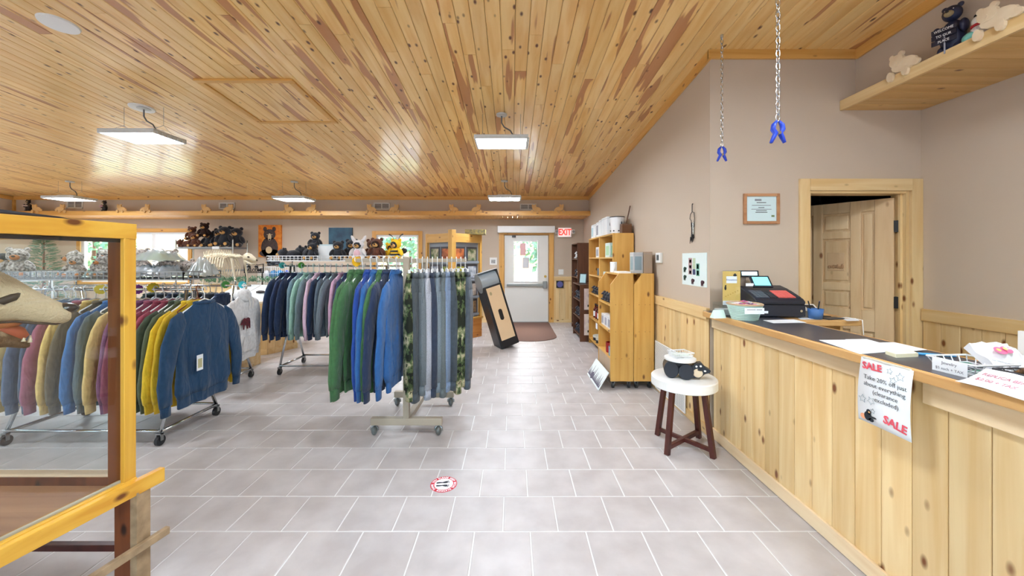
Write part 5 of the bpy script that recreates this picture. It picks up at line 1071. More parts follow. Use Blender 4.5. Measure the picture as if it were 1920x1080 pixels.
# ------------------------------------------------------------------ chrome racks with wire baskets
def basket_mb(x0, x1, y0, y1, z0, z1, step=.05, r=.003):
    m = MB()
    for z, k in ((z0, 1.6), (z1, 1.6), ((z0+z1)/2, 1)):
        for a, b in (((x0, y0, z), (x1, y0, z)), ((x0, y1, z), (x1, y1, z)), ((x0, y0, z), (x0, y1, z)), ((x1, y0, z), (x1, y1, z))): m.bar(a, b, 2*r*k, 2*r*k)
    n = int((x1-x0)/step)
    for i in range(n+1):
        x = x0+(x1-x0)*i/n
        for y in (y0, y1): m.bar((x, y, z0), (x, y, z1), 2*r, 2*r)
        m.bar((x, y0, z0), (x, y1, z0), 2*r, 2*r)
    n = int((y1-y0)/step)
    for i in range(n+1):
        y = y0+(y1-y0)*i/n
        for x in (x0, x1): m.bar((x, y, z0), (x, y, z1), 2*r, 2*r)
    return m
def tube_rack(label, x0, x1, yc, zr, zbask, legs, depth=.28, wm=None, basket=True, bdepth=.2, rails=1):
    t = T('clothes_rack', label, 'clothes rack', ((x0+x1)/2, yc, 0)); wm = wm or wire_g
    m = MB(); m.cyl((x0, yc, zr), (x1, yc, zr), .012, n=10); part('rail', m, chrome, t, True, smooth=True)
    if basket: o = part('wire_basket', basket_mb(x0, x1, yc-bdepth, yc+bdepth, zbask, zbask+.065), wm, t, True); o['kind'] = 'stuff'
    for x in legs:
        for s in (-1, 1):
            m = MB(); m.tube([(x, yc+s*depth, .10), (x, yc+s*depth*.5, .45), (x, yc+s*.04, zr)], .014, 8); part('upright', m, chrome, t, True, smooth=True)
            m = MB(); m.cyl((x-.012, yc+s*depth, .04), (x+.012, yc+s*depth, .04), .04, n=16); c_ = part('caster_wheel', m, black, t, True); part('caster_fork', B(((x-.02, yc+s*depth-.012, .04), (x-.015, yc+s*depth+.012, .1)), ((x+.015, yc+s*depth-.012, .04), (x+.02, yc+s*depth+.012, .1)), ((x-.02, yc+s*depth-.016, .088), (x+.02, yc+s*depth+.016, .1))), steel, c_, True)
        m = MB(); m.cyl((x, yc-depth, .105), (x, yc+depth, .105), .014, n=8); part('foot_bar', m, chrome, t, True, smooth=True)
        m = MB(); m.cyl((x, yc, zr), (x, yc, zbask), .008, n=8); part('basket_stem', m, chrome, t, True, smooth=True)
    for s in (-1, 1): m = MB(); m.cyl((legs[0], yc+s*depth, .115), (legs[-1], yc+s*depth, .115), .012, n=8); part('long_bar', m, chrome, t, True, smooth=True)
    return t
tube_rack('chrome clothing rack with a wire basket of plush bears behind the centre rack', -3.22, -1.48, 5.15, 1.40, 1.47, (-3.0, -1.7), wm=wire_w)
CB = [(NAV, 'navy'), ((44, 58, 90), 'dark blue'), (NAV, 'navy'), ((98, 120, 132), 'slate'), ((150, 190, 176), 'mint'), ((110, 130, 136), 'teal grey'), ((190, 164, 182), 'lilac'), (NAV, 'navy'), ((90, 104, 118), 'blue grey'), ((96, 108, 116), 'grey'), ((198, 160, 186), 'pink lilac'), ((44, 58, 96), 'indigo'), (NAV, 'navy'), ((112, 132, 148), 'steel blue'), ((130, 146, 158), 'pale blue'), ((90, 60, 70), 'plum'), ((60, 70, 80), 'dark grey'), ((120, 60, 70), 'maroon'), ((70, 90, 80), 'dark green')]
for i, (c, nm) in enumerate(CB):
    t, bd = hang_top((-3.1+i*.078, 5.15, 1.40), PI/2, c, '%s long sleeve shirt, %s from the left on the chrome rack' % (nm, ORD[i]), 'shirts on the chrome rack', sc=1.19, seed=100+i, hm=[wire_w, mat('mint_hanger', (180, 226, 220), .4)][i % 2], kind='shirt', heather=i % 3 == 0); t.scale.y = .74
tube_rack('grey rack with a wire basket of grey plush bears behind the glass case', -4.95, -2.72, 3.32, 1.23, 1.325, (-4.07, -2.83), depth=.29)
CC = [((118, 98, 128), 'mauve grey'), ((150, 112, 140), 'striped lilac'), ((88, 110, 130), 'teal blue'), ((150, 108, 140), 'lilac'), ((86, 104, 120), 'slate'), ((96, 116, 138), 'steel'), ((160, 100, 124), 'rose'), ((140, 90, 120), 'plum rose'), ((222, 196, 140), 'cream'), ((92, 108, 136), 'dusk blue'), ((84, 100, 124), 'slate blue'), ((160, 100, 124), 'rose'), ((222, 190, 120), 'mustard cream'), ((110, 100, 84), 'olive brown'), ((70, 120, 180), 'bright blue'), ((92, 108, 116), 'grey teal'), ((226, 196, 132), 'cream yellow'), ((128, 84, 116), 'purple'), ((150, 84, 104), 'rose'), ((140, 66, 82), 'maroon'), ((150, 72, 88), 'dark rose'), ((74, 84, 68), 'olive'), ((84, 92, 72), 'grey olive'), ((214, 180, 50), 'mustard'), ((206, 170, 46), 'mustard yellow'), ((38, 66, 96), 'navy')]
pos = [-4.72+.088*i for i in range(19)]+[-3.06, -2.99, -2.925, -2.875, -2.815, -2.765, -2.66]
for i, (c, nm) in enumerate(CC):
    t, bd = hang_top((pos[i], 3.32-(.06 if i == 25 else 0), 1.23), PI/2-(.0 if i < 25 else .05), c, '%s sweatshirt, %s from the right on the left rack' % (nm, ORD[25-i]), 'sweatshirts on the left rack', sc=1.13, seed=200+i, hm=wire_w if i != 24 else mat('brown_hanger', (120, 60, 40), .4))
    t.scale = (1, .74 if i < 25 else .9, 1.07)
    if i == 25:
        tg = part('price_tag', B(((-.16, -.085, -.52), (-.10, -.083, -.40))), paper, t); part('tag_print', B(((-.15, -.0855, -.50), (-.11, -.085, -.43))), mat('olive_print', (190, 184, 140), .7), tg)
tube_rack('rack carrying the white bear hoodie behind the navy sweatshirt', -5.4, -3.12, 4.5, 1.18, 1.27, (-5.2, -3.3), depth=.27, basket=False)
CD = [((40, 52, 50), 'dark green'), ((50, 56, 64), 'charcoal'), ((36, 44, 60), 'dark navy'), ((60, 76, 70), 'bottle green'), ((40, 46, 56), 'black blue'), ((70, 74, 80), 'grey'), ((38, 52, 76), 'deep navy')]
for i, (c, nm) in enumerate(CD): hang_top((-4.3+i*.14, 4.5, 1.18), PI/2, c, '%s sweatshirt, %s from the left on the hoodie rack' % (nm, ORD[i]), 'sweatshirts on the hoodie rack', sc=1.1, seed=300+i, hm=wire_g)
t, bd = hang_top((-3.17, 4.46, 1.18), PI/2+.12, (224, 226, 228), 'white hoodie with a dark red bear on its chest', 'white hoodie', sc=1.12, hood=False, seed=333)
for m in t.children: pass
fr_ = frame((-.06, -.056, -.33), (1, 0, 0), (0, 0, 1))
m = MB(); bearp = [(-.075, .01), (-.085, -.005), (-.07, -.015), (-.05, -.005), (-.045, -.055), (-.03, -.055), (-.025, -.02), (.0, -.018), (.01, -.055), (.028, -.055), (.03, -.02), (.045, -.055), (.062, -.055), (.06, .0), (.055, .03), (.03, .042), (-.005, .036), (-.03, .045), (-.05, .035)]
m.prism([(x*1.35, y*1.35) for x, y in bearp], fr_, .003); part('bear_print', m, mat('buffalo_red', (120, 40, 54), .8, rgb2=(50, 30, 40), ns=60), t)
m = MB(); rr_ = [[Vector((a*math.cos(2*PI*i/18), y+b*math.sin(2*PI*i/18), z)) for i in range(18)] for z, a, b, y in ((.05, .06, .035, .02), (.05, .095, .055, .02), (.0, .13, .075, .015), (-.05, .12, .07, .01), (-.09, .05, .03, -.02))]; m.loft(rr_); part('hood', m, cloth((224, 226, 228)), t, smooth=True)
for s in (-1, 1): m = MB(); m.tube([(s*.03, -.07, -.04), (s*.035, -.085, -.10), (s*.03, -.082, -.17)], .004, 6); part('drawstring', m, offwhite, t)
m = MB(); m.prism([(-.14, 0), (.14, 0), (.1, .17), (-.1, .17)], frame((0, -.056, -.66), (1, 0, 0), (0, 0, 1)), .004); part('pouch_pocket', m, cloth((216, 218, 220)), t)
for x, y, z, c, lab in ((-3.30, 3.32, 1.23, (120, 50, 140), 'purple round size divider on the left rack'), (-3.16, 3.32, 1.245, (220, 196, 30), 'yellow round size divider on the left rack'), (-3.22, 4.5, 1.19, (60, 190, 200), 'cyan round size divider beside the white hoodie'), (-3.42, 4.5, 1.19, (60, 130, 50), 'green round size divider left of the cyan one'), (-4.47, 3.32, 1.235, (110, 190, 80), 'light green size divider seen through the case glass'), (-3.14, 5.15, 1.41, (60, 190, 190), 'teal size divider at the left end of the chrome rack'), (-2.88, 5.15, 1.41, (80, 170, 60), 'green size divider among the chrome rack hangers'), (-1.33, 3.22, 1.475, (236, 180, 20), 'large yellow size divider on the centre rack arm'), (-3.62, 3.32, 1.23, (236, 210, 70), 'pale yellow size divider seen through the case glass')):
    divider(x, y, z, mat('divider_%d_%d_%d' % c, c, .4), lab, PI/2-.6)

# ================================================================== PLUSH TOYS
eye_m = mat('plush_eye', (14, 12, 12), .2)
def plush(p, rz, h, mt_, label, face=None, grp=None, ears=None, belly=None, kind='bear', lie=False, muz=None, extra=None):
    t = T('plush_'+kind, label, 'plush toy', p, rz, grp); rnd = random.Random(len(label)*7+int(abs(p[0])*1000)); muz = muz or tanfur
    E = lambda c, r, M=None, jit=.03, nu=18, nv=12: MB().ell(Vector(c)*h, Vector(r)*h, nu, nv, M, jit, rnd)
    pt = lambda n, m, mm, par=t: part(n, m, mm, par, smooth=True)
    if lie:
        pt('body', E((.12, 0, .27), (.42, .27, .26)), mt_); hd = pt('head', E((-.36, -.04, .36), (.25, .24, .23)), face or mt_)
        pt('muzzle', E((-.56, -.08, .29), (.12, .11, .09)), muz, hd); pt('nose', E((-.66, -.1, .32), (.035, .045, .03), jit=0), eye_m, hd)
        for s in (-1, 1): pt('ear', E((-.3, s*.17, .57), (.06, .07, .08)), ears or mt_, hd); pt('eye', E((-.53, -.07+s*.09, .42), (.025, .025, .025), jit=0, nu=8, nv=6), eye_m, hd); pt('front_leg', E((-.25, s*.24, .1), (.2, .1, .1)), mt_); pt('hind_leg', E((.4, s*.24, .13), (.16, .12, .13)), mt_)
        return t
    pt('body', E((0, 0, .30), (.27, .23, .31)), mt_)
    if belly: pt('belly', E((0, -.09, .31), (.19, .17, .22)), belly)
    hd = pt('head', E((0, -.03, .72), (.25, .23, .22)), mt_)
    if face: pt('face', E((0, -.12, .70), (.19, .165, .17)), face, hd)
    pt('muzzle', E((0, -.24, .65), (.11, .10, .085)), muz, hd); pt('nose', E((0, -.335, .685), (.045, .03, .03), jit=0), eye_m, hd)
    for s in (-1, 1):
        pt('ear', E((s*.19, .0, .90), (.085, .05, .085)), ears or mt_, hd); pt('eye', E((s*.09, -.235, .76), (.025, .025, .025), jit=0, nu=8, nv=6), eye_m, hd)
        pt('arm', E((s*.28, -.1, .38), (.09, .12, .19), Matrix.Rotation(s*-.5, 3, 'Y')), mt_); lg = pt('leg', E((s*.2, -.24, .11), (.11, .2, .11)), mt_); pt('paw_pad', E((s*.2, -.42, .12), (.075, .03, .075), jit=0), muz, lg)
    return t
# basket of the chrome rack
zb = 1.478; G1 = 'plush toys on the chrome rack'
plush((-3.0, 5.12, zb), .3, .26, blackfur, 'black plush bear lying at the left end of the basket', grp=G1, lie=True)
plush((-2.80, 5.20, zb), -.2, .32, blackfur, 'black plush bear lying second from the left in the basket', grp=G1, lie=True)
plush((-2.72, 5.22, zb+.16), .2, .24, blackfur, 'black plush bear piled on top of the lying bears', grp=G1)
plush((-2.67, 5.05, zb), -.1, .25, blackfur, 'black plush bear with a tan nose left of the white card', grp=G1)
plush((-2.33, 5.06, zb), .1, .27, blackfur, 'black plush bear right beside the white card', grp=G1); plush((-2.20, 5.18, zb), .2, .30, blackfur, 'black plush bear under the dark blue canvas', grp=G1)
pb_ = plush((-2.05, 5.04, zb), 0, .29, whitefur, 'black faced plush bear in a white bunny suit', face=blackfur, grp=G1, belly=mat('pink_plush', (232, 190, 200), .95, bump=.5, ns=90))
for s in (-1, 1): m = MB(); m.ell((s*.07, .0, .28), (.022, .014, .06), 12, 8, Matrix.Rotation(s*.5, 3, 'Y')); part('bunny_ear', m, whitefur, pb_, smooth=True)
plush((-1.93, 5.22, zb), .25, .30, brownfur, 'brown plush bear behind the other brown bear', grp=G1); plush((-1.81, 5.06, zb), 0, .31, brownfur, 'dark faced brown plush bear in front', face=mat('dark_brown_plush', (44, 22, 16), .95, bump=.6, ns=90), grp=G1)
plush((-1.68, 5.22, zb), .3, .25, yellowfur, 'yellow suited plush bear partly hidden behind the bee bear', face=blackfur, grp=G1)
be = plush((-1.55, 5.05, zb), -.3, .30, yellowfur, 'plush bear in a striped yellow and black bee suit', face=blackfur, grp=G1, kind='bear')
for z, k in ((.40, .245), (.25, .275)): m = MB(); m.tube([Vector((k*1.02*math.cos(2*PI*i/24), .86*k*math.sin(2*PI*i/24), z))*.30 for i in range(24)], .012, 8, True); part('black_stripe', m, blackfur, be, smooth=True)
for s in (-1, 1): m = MB(); m.tube([Vector((s*.12, 0, .92))*.3, Vector((s*.22, -.02, 1.1))*.3, Vector((s*.36, -.02, 1.16))*.3], [.006, .006, .009], 6); part('feeler', m, black, be); m = MB(); m.ell(Vector((s*.3, .14, .42))*.3, (.05, .008, .04), 12, 8); part('wing', m, mat('dark_wing', (40, 44, 50), .6), be, smooth=True)
wc = T('folded_card', 'white folded card standing among the black plush bears', 'card', (-2.5, 5.06, zb-.004)); part('card_front', B(((-.10, -.004, 0), (.10, 0, .20))), paper, wc); part('card_back', B(((-.10, .03, 0), (.10, .034, .22))), mat('pale_blue_card', (206, 226, 234), .6), wc)
# grey bears on the left rack basket
zc = 1.335; G2 = 'grey plush bears on the left rack'
for i, (x, y, rz, h, l) in enumerate(((-4.32, 3.30, .6, .27, 'large grizzled plush bear at the left of the basket behind the glass'), (-4.0, 3.46, -.7, .25, 'grizzled plush bear with its orange snout turned left behind the glass'), (-3.82, 3.30, .5, .20, 'grizzled plush bear with a white tag behind the glass'), (-3.62, 3.34, -.2, .20, 'grizzled plush bear nearest the case post behind the glass'), (-3.78, 3.52, .2, .27, 'grizzled plush bear at the back of the basket behind the glass'), (-3.42, 3.48, .1, .27, 'grizzled plush bear hidden by the wooden post'))):
    plush((x, y, zc), rz, h, greyfur, l, grp=G2, muz=mat('rust_plush', (190, 120, 66), .95, bump=.5, ns=90))
for x, y, rz, l in ((-3.16, 3.47, .9, 'grizzled plush bear with an orange face right of the post'), (-2.96, 3.50, -.3, 'grizzled plush bear lying behind the plastic bags')): plush((x, y, zc), rz, .26, greyfur, l, grp=G2, muz=mat('rust_plush', (190, 120, 66), .95, bump=.5, ns=90), lie='lying' in l)
def bag(cx, cy, z, L, Wd, hgt, inner, lab, rz, seed):
    rnd = random.Random(seed); t = T('bagged_clothing', lab, 'bagged clothing', (cx, cy, z), rz, 'bagged clothing'); a, b = rnd.uniform(0, 6), rnd.uniform(0, 6)
    def sheet_(k, amp, zz):
        rows = []
        for i in range(25):
            u = -1+i/12; rows.append([Vector((k*L/2*u*(1+.04*math.sin(9*v+a)), k*Wd/2*v*(1+.05*math.sin(8*u+b)), zz+k*hgt*min(1, 2.2*(1-abs(u))+.15)*min(1, 2.2*(1-abs(v))+.15)*(.75+amp*math.sin(3.1*u+a)*math.cos(2.7*v+b)+.6*amp*abs(math.sin(5*u+7*v+b))-.5*amp*abs(math.sin(8*u-5*v+a)))+rnd.uniform(-.005, .005)*(1 if abs(u) < 1 and abs(v) < 1 else 0))) for v in [-1+j/10 for j in range(21)]])
        m = MB(); m.loft(rows, cap=False, closed=False); m.loft([[Vector((v.x, v.y, zz)) for v in r] for r in rows], cap=False, closed=False); return m
    part('folded_cloth', sheet_(.9, .12, .002), inner, t, smooth=True); part('plastic_bag', sheet_(1.0, .25, .0), bagm, t, smooth=True)
bag(-3.06, 3.26, 1.335, .32, .26, .13, cloth((90, 120, 150)), 'flat plastic bag with blue clothing in the left rack basket', .1, 3); bag(-3.05, 3.26, 1.475, .30, .24, .10, mat('blue_green_cloth', (96, 130, 160), .9, rgb2=(150, 190, 130), ns=9), 'plastic bag with blue and green clothing on top of the flat one', -.1, 4); bag(-2.79, 3.40, 1.335, .19, .24, .17, cloth((70, 104, 88)), 'plump plastic bag with green fleece at the basket end', .1, 5)
# ================================================================== THE BACK WALL CORNER
cw = T('canvas_painting', 'orange canvas painting of a black bear on the back wall', 'painting', (PX(507, 8.86), YB, PZ(482, 8.86)))
w2, h2 = PX(528, 8.86)-PX(486, 8.86), PZ(422, 8.86)-PZ(482, 8.86); part('canvas', B(((-w2/2, -.05, 0), (w2/2, 0, h2))), mat('orange_canvas', (214, 112, 30), .7, rgb2=(236, 150, 50), ns=14), cw)
FM = frame((0, -.051, 0), (1, 0, 0), (0, 0, 1)); el = lambda cx, cy, rx, ry: (cx*w2, cy*h2, rx*w2, ry*h2)
flat_on(FM, [(mat('dark_bear_paint', (58, 50, 54), .7, rgb2=(84, 66, 60), ns=20), [el(0, .70, .27, .17), el(-.20, .87, .085, .075), el(.20, .87, .085, .075), el(0, .30, .38, .33), el(-.12, .12, .33, .12), el(.14, .12, .33, .12)]), (mat('cream_paint', (214, 190, 150), .7), [el(0, .62, .08, .12), el(-.03, .22, .14, .11), el(-.1, .70, .03, .012), el(.1, .70, .03, .012)]), (ink, [el(0, .54, .045, .03)])], cw, 'painted_bear')
solo('canvas_print', B(((PX(617, 8.86), YB-.04, PZ(470, 8.86)), (PX(661, 8.86), YB, PZ(427, 8.86)))), mat('night_canvas', (28, 54, 76), .6, rgb2=(52, 92, 112), ns=4), 'dark blue canvas print behind the plush bears', 'canvas print')
su = T('wire_shelf', 'chrome wire shelf unit of dark plush bears at the back wall', 'wire shelf', (PX(393, 8.4), 8.45, 0)); x0, x1 = PX(341, 8.4), PX(446, 8.4)
for x in (x0, x1):
    for y in (8.25, 8.7): m = MB(); m.cyl((x, y, 0), (x, y, PZ(450, 8.4)), .014, n=8); part('post', m, chrome, su, True)
for z in (1.75, 1.25, .7, .15): o = part('wire_deck', basket_mb(x0, x1, 8.25, 8.7, z-.025, z, .07, .004), wire_g, su, True); o['kind'] = 'stuff'
part('price_label', B(((PX(398, 8.24), 8.235, PZ(467, 8.24)), (PX(411, 8.24), 8.24, PZ(462, 8.24)))), paper, su, True)
G3 = 'plush bears on the wire shelf'
for i, (px, dz, h, mt_, lie, l) in enumerate(((349, 0, .22, brownfur, True, 'brown plush bear lying at the left end of the wire shelf'), (352, .16, .25, brownfur, False, 'brown plush bear sitting at upper left on the wire shelf'), (366, 0, .25, brownfur, False, 'brown plush bear with a tan face on the wire shelf'), (385, 0, .30, blackfur, False, 'black plush bear left of the shelf middle'), (384, .22, .26, mat('dark_brown_plush', (44, 22, 16), .95), False, 'topmost dark brown plush bear on the wire shelf'), (405, 0, .34, blackfur, False, 'black plush bear in the middle of the wire shelf'), (422, .02, .36, blackfur, False, 'black plush bear right of the shelf middle'), (437, 0, .36, blackfur, False, 'black plush bear at the right end of the wire shelf'))):
    plush((PX(px, 8.4), 8.40+.12*(i % 2), 1.752+dz), .2, h*1.3, mt_, l, grp=G3, lie=lie)
# bear skeleton
bone = mat('bone', (214, 200, 172), .6)
sk = T('bear_skeleton', 'mounted bear skeleton with a white skull behind the left rack', 'skeleton', (-4.0, 5.2, 0)); YS = 5.2
Pq = lambda px, py: W(px, py, YS)
sp_ = [Pq(384, 482), Pq(398, 478), Pq(414, 477), Pq(430, 479), Pq(442, 481), Pq(456, 481)]
m = MB(); m.smooth = True; m.tube(sp_, .016, 8)
part('spine', m, bone, sk, True)
for i in range(24):
    u = i/23*4.6; k = int(u); p = sp_[k].lerp(sp_[min(k+1, 5)], u-k); m = MB(); m.ell(p, (.017, .024, .022), 8, 6); m.tube([p, p+Vector((-.02, 0, .075 if i < 18 else .04))], [.009, .003], 5); part('vertebra', m, bone, sk, True)
for i in range(10):
    u = .4+i*.3; k = int(u); p = sp_[k].lerp(sp_[k+1], u-k)
    for s in (-1, 1): m = MB(); m.tube([p, p+Vector((0, s*.12, -.04)), p+Vector((.02, s*.17, -.16)), p+Vector((.05, s*.1, -.28))], [.007, .008, .008, .005], 5); part('rib', m, bone, sk, True)
m = MB(); c_ = Pq(464, 483); rr_ = [[c_+Vector((dx, hw*math.cos(2*PI*i/16), dz+hh*math.sin(2*PI*i/16))) for i in range(16)] for dx, dz, hw, hh in ((-.05, .0, .02, .02), (-.035, .008, .045, .042), (0, .014, .055, .055), (.04, .006, .055, .05), (.075, -.012, .038, .04), (.11, -.032, .028, .03), (.13, -.045, .012, .016))]
m.loft(rr_); skl = part('skull', m, bone, sk, True, smooth=True)
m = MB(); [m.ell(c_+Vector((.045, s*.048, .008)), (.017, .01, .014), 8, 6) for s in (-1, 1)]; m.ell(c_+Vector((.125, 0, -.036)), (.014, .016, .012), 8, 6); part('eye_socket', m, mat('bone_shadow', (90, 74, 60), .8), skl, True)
m = MB(); m.tube([c_+Vector((.0, -.05, -.05)), c_+Vector((.08, -.04, -.09)), c_+Vector((.115, 0, -.08)), c_+Vector((.08, .04, -.09)), c_+Vector((0, .05, -.05))], .012, 6); part('jaw', m, bone, skl, True)
for px, dx in ((388, 0), (446, .03)):
    for s in (-1, 1): p = W(px, 484, YS)+Vector((0, s*.12, 0)); m = MB(); m.tube([p, p+Vector((.05, 0, -.3)), p+Vector((0, 0, -.62)), p+Vector((0, 0, -.9)), Vector((p.x+.06, p.y, .56))], [.015, .010, .013, .009, .012], 7); part('leg_bone', m, bone, sk, True)
part('plinth', B(((-4.45, 5.02, 0), (-3.6, 5.4, .55))), pine_x, sk, True)
# plank-fronted information desk with a slanted display top
dk = T('information_desk', 'plank-sided information desk with a slanted display top behind the white hoodie', 'desk', (-4.4, 6.4, 0))
A_ = [Vector((-5.5, 5.95, 0)), Vector((-4.3, 5.72, 0)), Vector((-3.83, 5.9, 0)), Vector((-3.62, 6.35, 0))]
def along(path, step):
    out = []
    for p, q in zip(path, path[1:]):
        n = max(1, round((q-p).length/step)); out += [(p.lerp(q, i/n), p.lerp(q, (i+1)/n)) for i in range(n)]
    return out
up = Vector((0, 0, 1))
for p, q in along(A_, .12):
    d = (q-p).normalized(); nn = Vector((d.y, -d.x, 0)); p2, q2 = p+d*.002, q-d*.002; m = MB(); vs = []
    for z in (.06, .80): vs += [p2+up*z, q2+up*z, q2-nn*.014+up*z, p2-nn*.014+up*z]
    m.add(vs, [(0,3,2,1),(4,5,6,7),(0,1,5,4),(1,2,6,5),(2,3,7,6),(3,0,4,7)]); part('plank', m, pine_z, dk, True, .002)
for p, q in zip(A_, A_[1:]):
    m = MB(); m.bar(p+up*.045, q+up*.045, .03, .09); part('kick_board', m, pine_x, dk, True)
top = [a+up*.80 for a in A_]+[Vector((-3.62, 6.9, .80)), Vector((-5.5, 6.9, .80))]; m = MB(); m.add(top+[v+up*.03 for v in top], [tuple(range(5, -1, -1)), tuple(range(6, 12))]+[(i, (i+1) % 6, 6+(i+1) % 6, 6+i) for i in range(6)]); part('desk_top', m, mat('pale_birch', (232, 214, 184), .5), dk, True)
ridge0, ridge1 = Vector((-5.4, 6.45, 1.08)), Vector((-3.95, 6.4, 1.05))
pan = [(Vector((-5.45, 6.0, .83)), Vector((-4.75, 5.87, .83)), ridge0.lerp(ridge1, .5), ridge0), (Vector((-4.73, 5.86, .83)), Vector((-4.32, 5.79, .83)), ridge0.lerp(ridge1, .78), ridge0.lerp(ridge1, .51)), (Vector((-4.29, 5.79, .83)), Vector((-3.86, 5.95, .83)), ridge1, ridge0.lerp(ridge1, .79)), (Vector((-3.85, 5.97, .83)), Vector((-3.66, 6.35, .83)), Vector((-3.7, 6.8, .83)), ridge1)]
for i, qd in enumerate(pan):
    nn = (qd[1]-qd[0]).cross(qd[3]-qd[0]).normalized(); m = MB(); m.add(list(qd)+[v-nn*.012 for v in qd], [(0,1,2,3),(7,6,5,4),(0,4,5,1),(1,5,6,2),(2,6,7,3),(3,7,4,0)]); pp = part('display_panel', m, paper if i else pine_x, dk, True)
    if i in (2, 3): c_ = sum(qd, Vector())/4+nn*.02; m = MB(); m.ell(c_, (.07, .05, .025), 12, 8, None, .08); part('fixed_rock', m, mat('rock_dark' if i == 2 else 'rock_tan', (70, 62, 62) if i == 2 else (180, 150, 110), .8), pp, True, smooth=True)
gl = MB(); rg_ = random.Random(8)
for i in range(420):
    u = rg_.random(); c_ = Vector((-5.3+1.55*u, 6.42+rg_.uniform(-.07, .07), 1.10+rg_.uniform(0, .07))); d = Vector((rg_.uniform(-1, 1), rg_.uniform(-1, 1), rg_.uniform(-.3, 1))).normalized()*.06; gl.bar(c_, c_+d, .012, .004)
solo('pine_garland', gl, mat('garland_green', (70, 110, 84), .9, rgb2=(110, 150, 120), ns=40), 'green pine garland lying along the information desk ridge', 'garland')
sgn = T('welcome_sign', 'dark metal welcome sign with bears before the back wall', 'sign', (PX(476, 7.0), 7.0, PZ(512, 7.0))); w3 = PX(495, 7.0)-PX(458, 7.0)
part('sign_frame', B(((-w3/2, -.006, 0), (w3/2, .006, .015)), ((-w3/2, -.006, 0), (-w3/2+.015, .006, .19)), ((w3/2-.015, -.006, 0), (w3/2, .006, .17))), irn, sgn); text('WELCOME', .085, frame((0, -.007, .05), (1, 0, 0), (0, 0, 1)), irn, sgn, depth=.004, bold=.003, sx=.8)
m = MB(); m.tube([(-w3/2, 0, .18), (-.1, 0, .15), (0, 0, .17), (.08, 0, .15), (w3/2, 0, .17)], .006, 6); part('hill_line', m, irn, sgn)
for x in (-.09, .05): m = MB(); m.prism([(x+.5*a, .115+.6*b) for a, b in bearp], frame((0, .003, 0), (1, 0, 0), (0, 0, 1)), .006); part('bear_silhouette', m, irn, sgn)
part('stand_leg', B(((-w3/2+.02, -.005, -PZ(512, 7.0)), (-w3/2+.035, .005, 0)), ((w3/2-.035, -.005, -PZ(512, 7.0)), (w3/2-.02, .005, 0))), irn, sgn)
wg = T('wire_cube_stand', 'white wire grid stand of colourful goods left of the chrome rack', 'wire stand', (PX(513, 7.3), 7.3, 0)); x0, x1 = PX(484, 7.1), PX(540, 7.1)
for z in (.02, .42, .82, 1.10): o = part('wire_tray', basket_mb(x0, x1, 7.1, 7.5, z, z+.24, .04, .0025), wire_w, wg, True); o['kind'] = 'stuff'
for x in (x0, x1):
    for y in (7.1, 7.5): m = MB(); m.cyl((x, y, 0), (x, y, 1.34), .006, n=6); part('corner_rod', m, wire_w, wg, True)
rk = random.Random(6)
for k, z in enumerate((.43, .83, 1.11)):
    for i in range(4):
        c = [(50, 80, 170), (150, 40, 60), (90, 60, 140), (40, 120, 170), (210, 210, 216), (40, 40, 50)][rk.randrange(6)]; x = x0+.07+i*.125
        m = MB(); m.ell((x, 7.25, z+.085), (.055, .09, .085), 12, 8, None, .05, rk); solo('knit_hat', m, mat('hat_%d_%d_%d' % c, c, .9), 'coloured knit hat in the white wire stand, %s tier, %s from the left' % (['lower', 'middle', 'upper'][k], ORD[i]), 'hat', 'hats in the wire stand', smooth=True)
plush((PX(512, 7.25), 7.28, 1.36), 0, .22, blackfur, 'black plush bear lying on the white wire stand', lie=True)
# greenery and a white wire rack of black plush at far left, seen through the case
gt = T('pine_tree_decoration', 'small decorated pine tree far left behind the case glass', 'decorated tree', (PX(82, 6.2), 6.2, 0)); m = MB()
for i in range(700):
    z = rg_.uniform(.7, 1.9); r = (1.95-z)*.32; a = rg_.uniform(0, 6.28); c_ = Vector((r*math.cos(a)*rg_.uniform(.3, 1), r*math.sin(a)*rg_.uniform(.3, 1), z)); m.bar(c_, c_+Vector((math.cos(a), math.sin(a), .2))*.09, .014, .005)
o = part('needles', m, mat('garland_green', (70, 110, 84), .9), gt); o['kind'] = 'stuff'; m = MB(); m.cyl((0, 0, .0), (0, 0, 1.85), .03, .01, 8); part('trunk', m, brown_z, gt)
m = MB(); m.lathe([(0, 0), (.2, 0), (.22, .3), (0, .3)], n=16); part('pot', m, white, gt)
wr = T('wire_table_rack', 'white wire rack of black plush bears far left behind the case', 'wire rack', (PX(20, 4.7), 4.7, 0)); x0, x1 = PX(-60, 4.7), PX(52, 4.7)
for z in (1.22, .7, .2): o = part('wire_tray', basket_mb(x0, x1, 4.5, 4.95, z, z+.12, .05, .003), wire_w, wr, True); o['kind'] = 'stuff'
for x in (x0, x1):
    for y in (4.5, 4.95): m = MB(); m.cyl((x, y, 0), (x, y, 1.35), .008, n=6); part('corner_rod', m, wire_w, wr, True)
for i, (px, h) in enumerate(((8, .36), (30, .34), (44, .24), (-20, .34))): plush((PX(px, 4.7), 4.7, 1.23), .5-.3*i, h, blackfur, 'black plush bear on the far left wire rack, %s from the right' % ORD[[2, 1, 0, 3][i]], grp='black plush bears at far left', ears=tanfur)
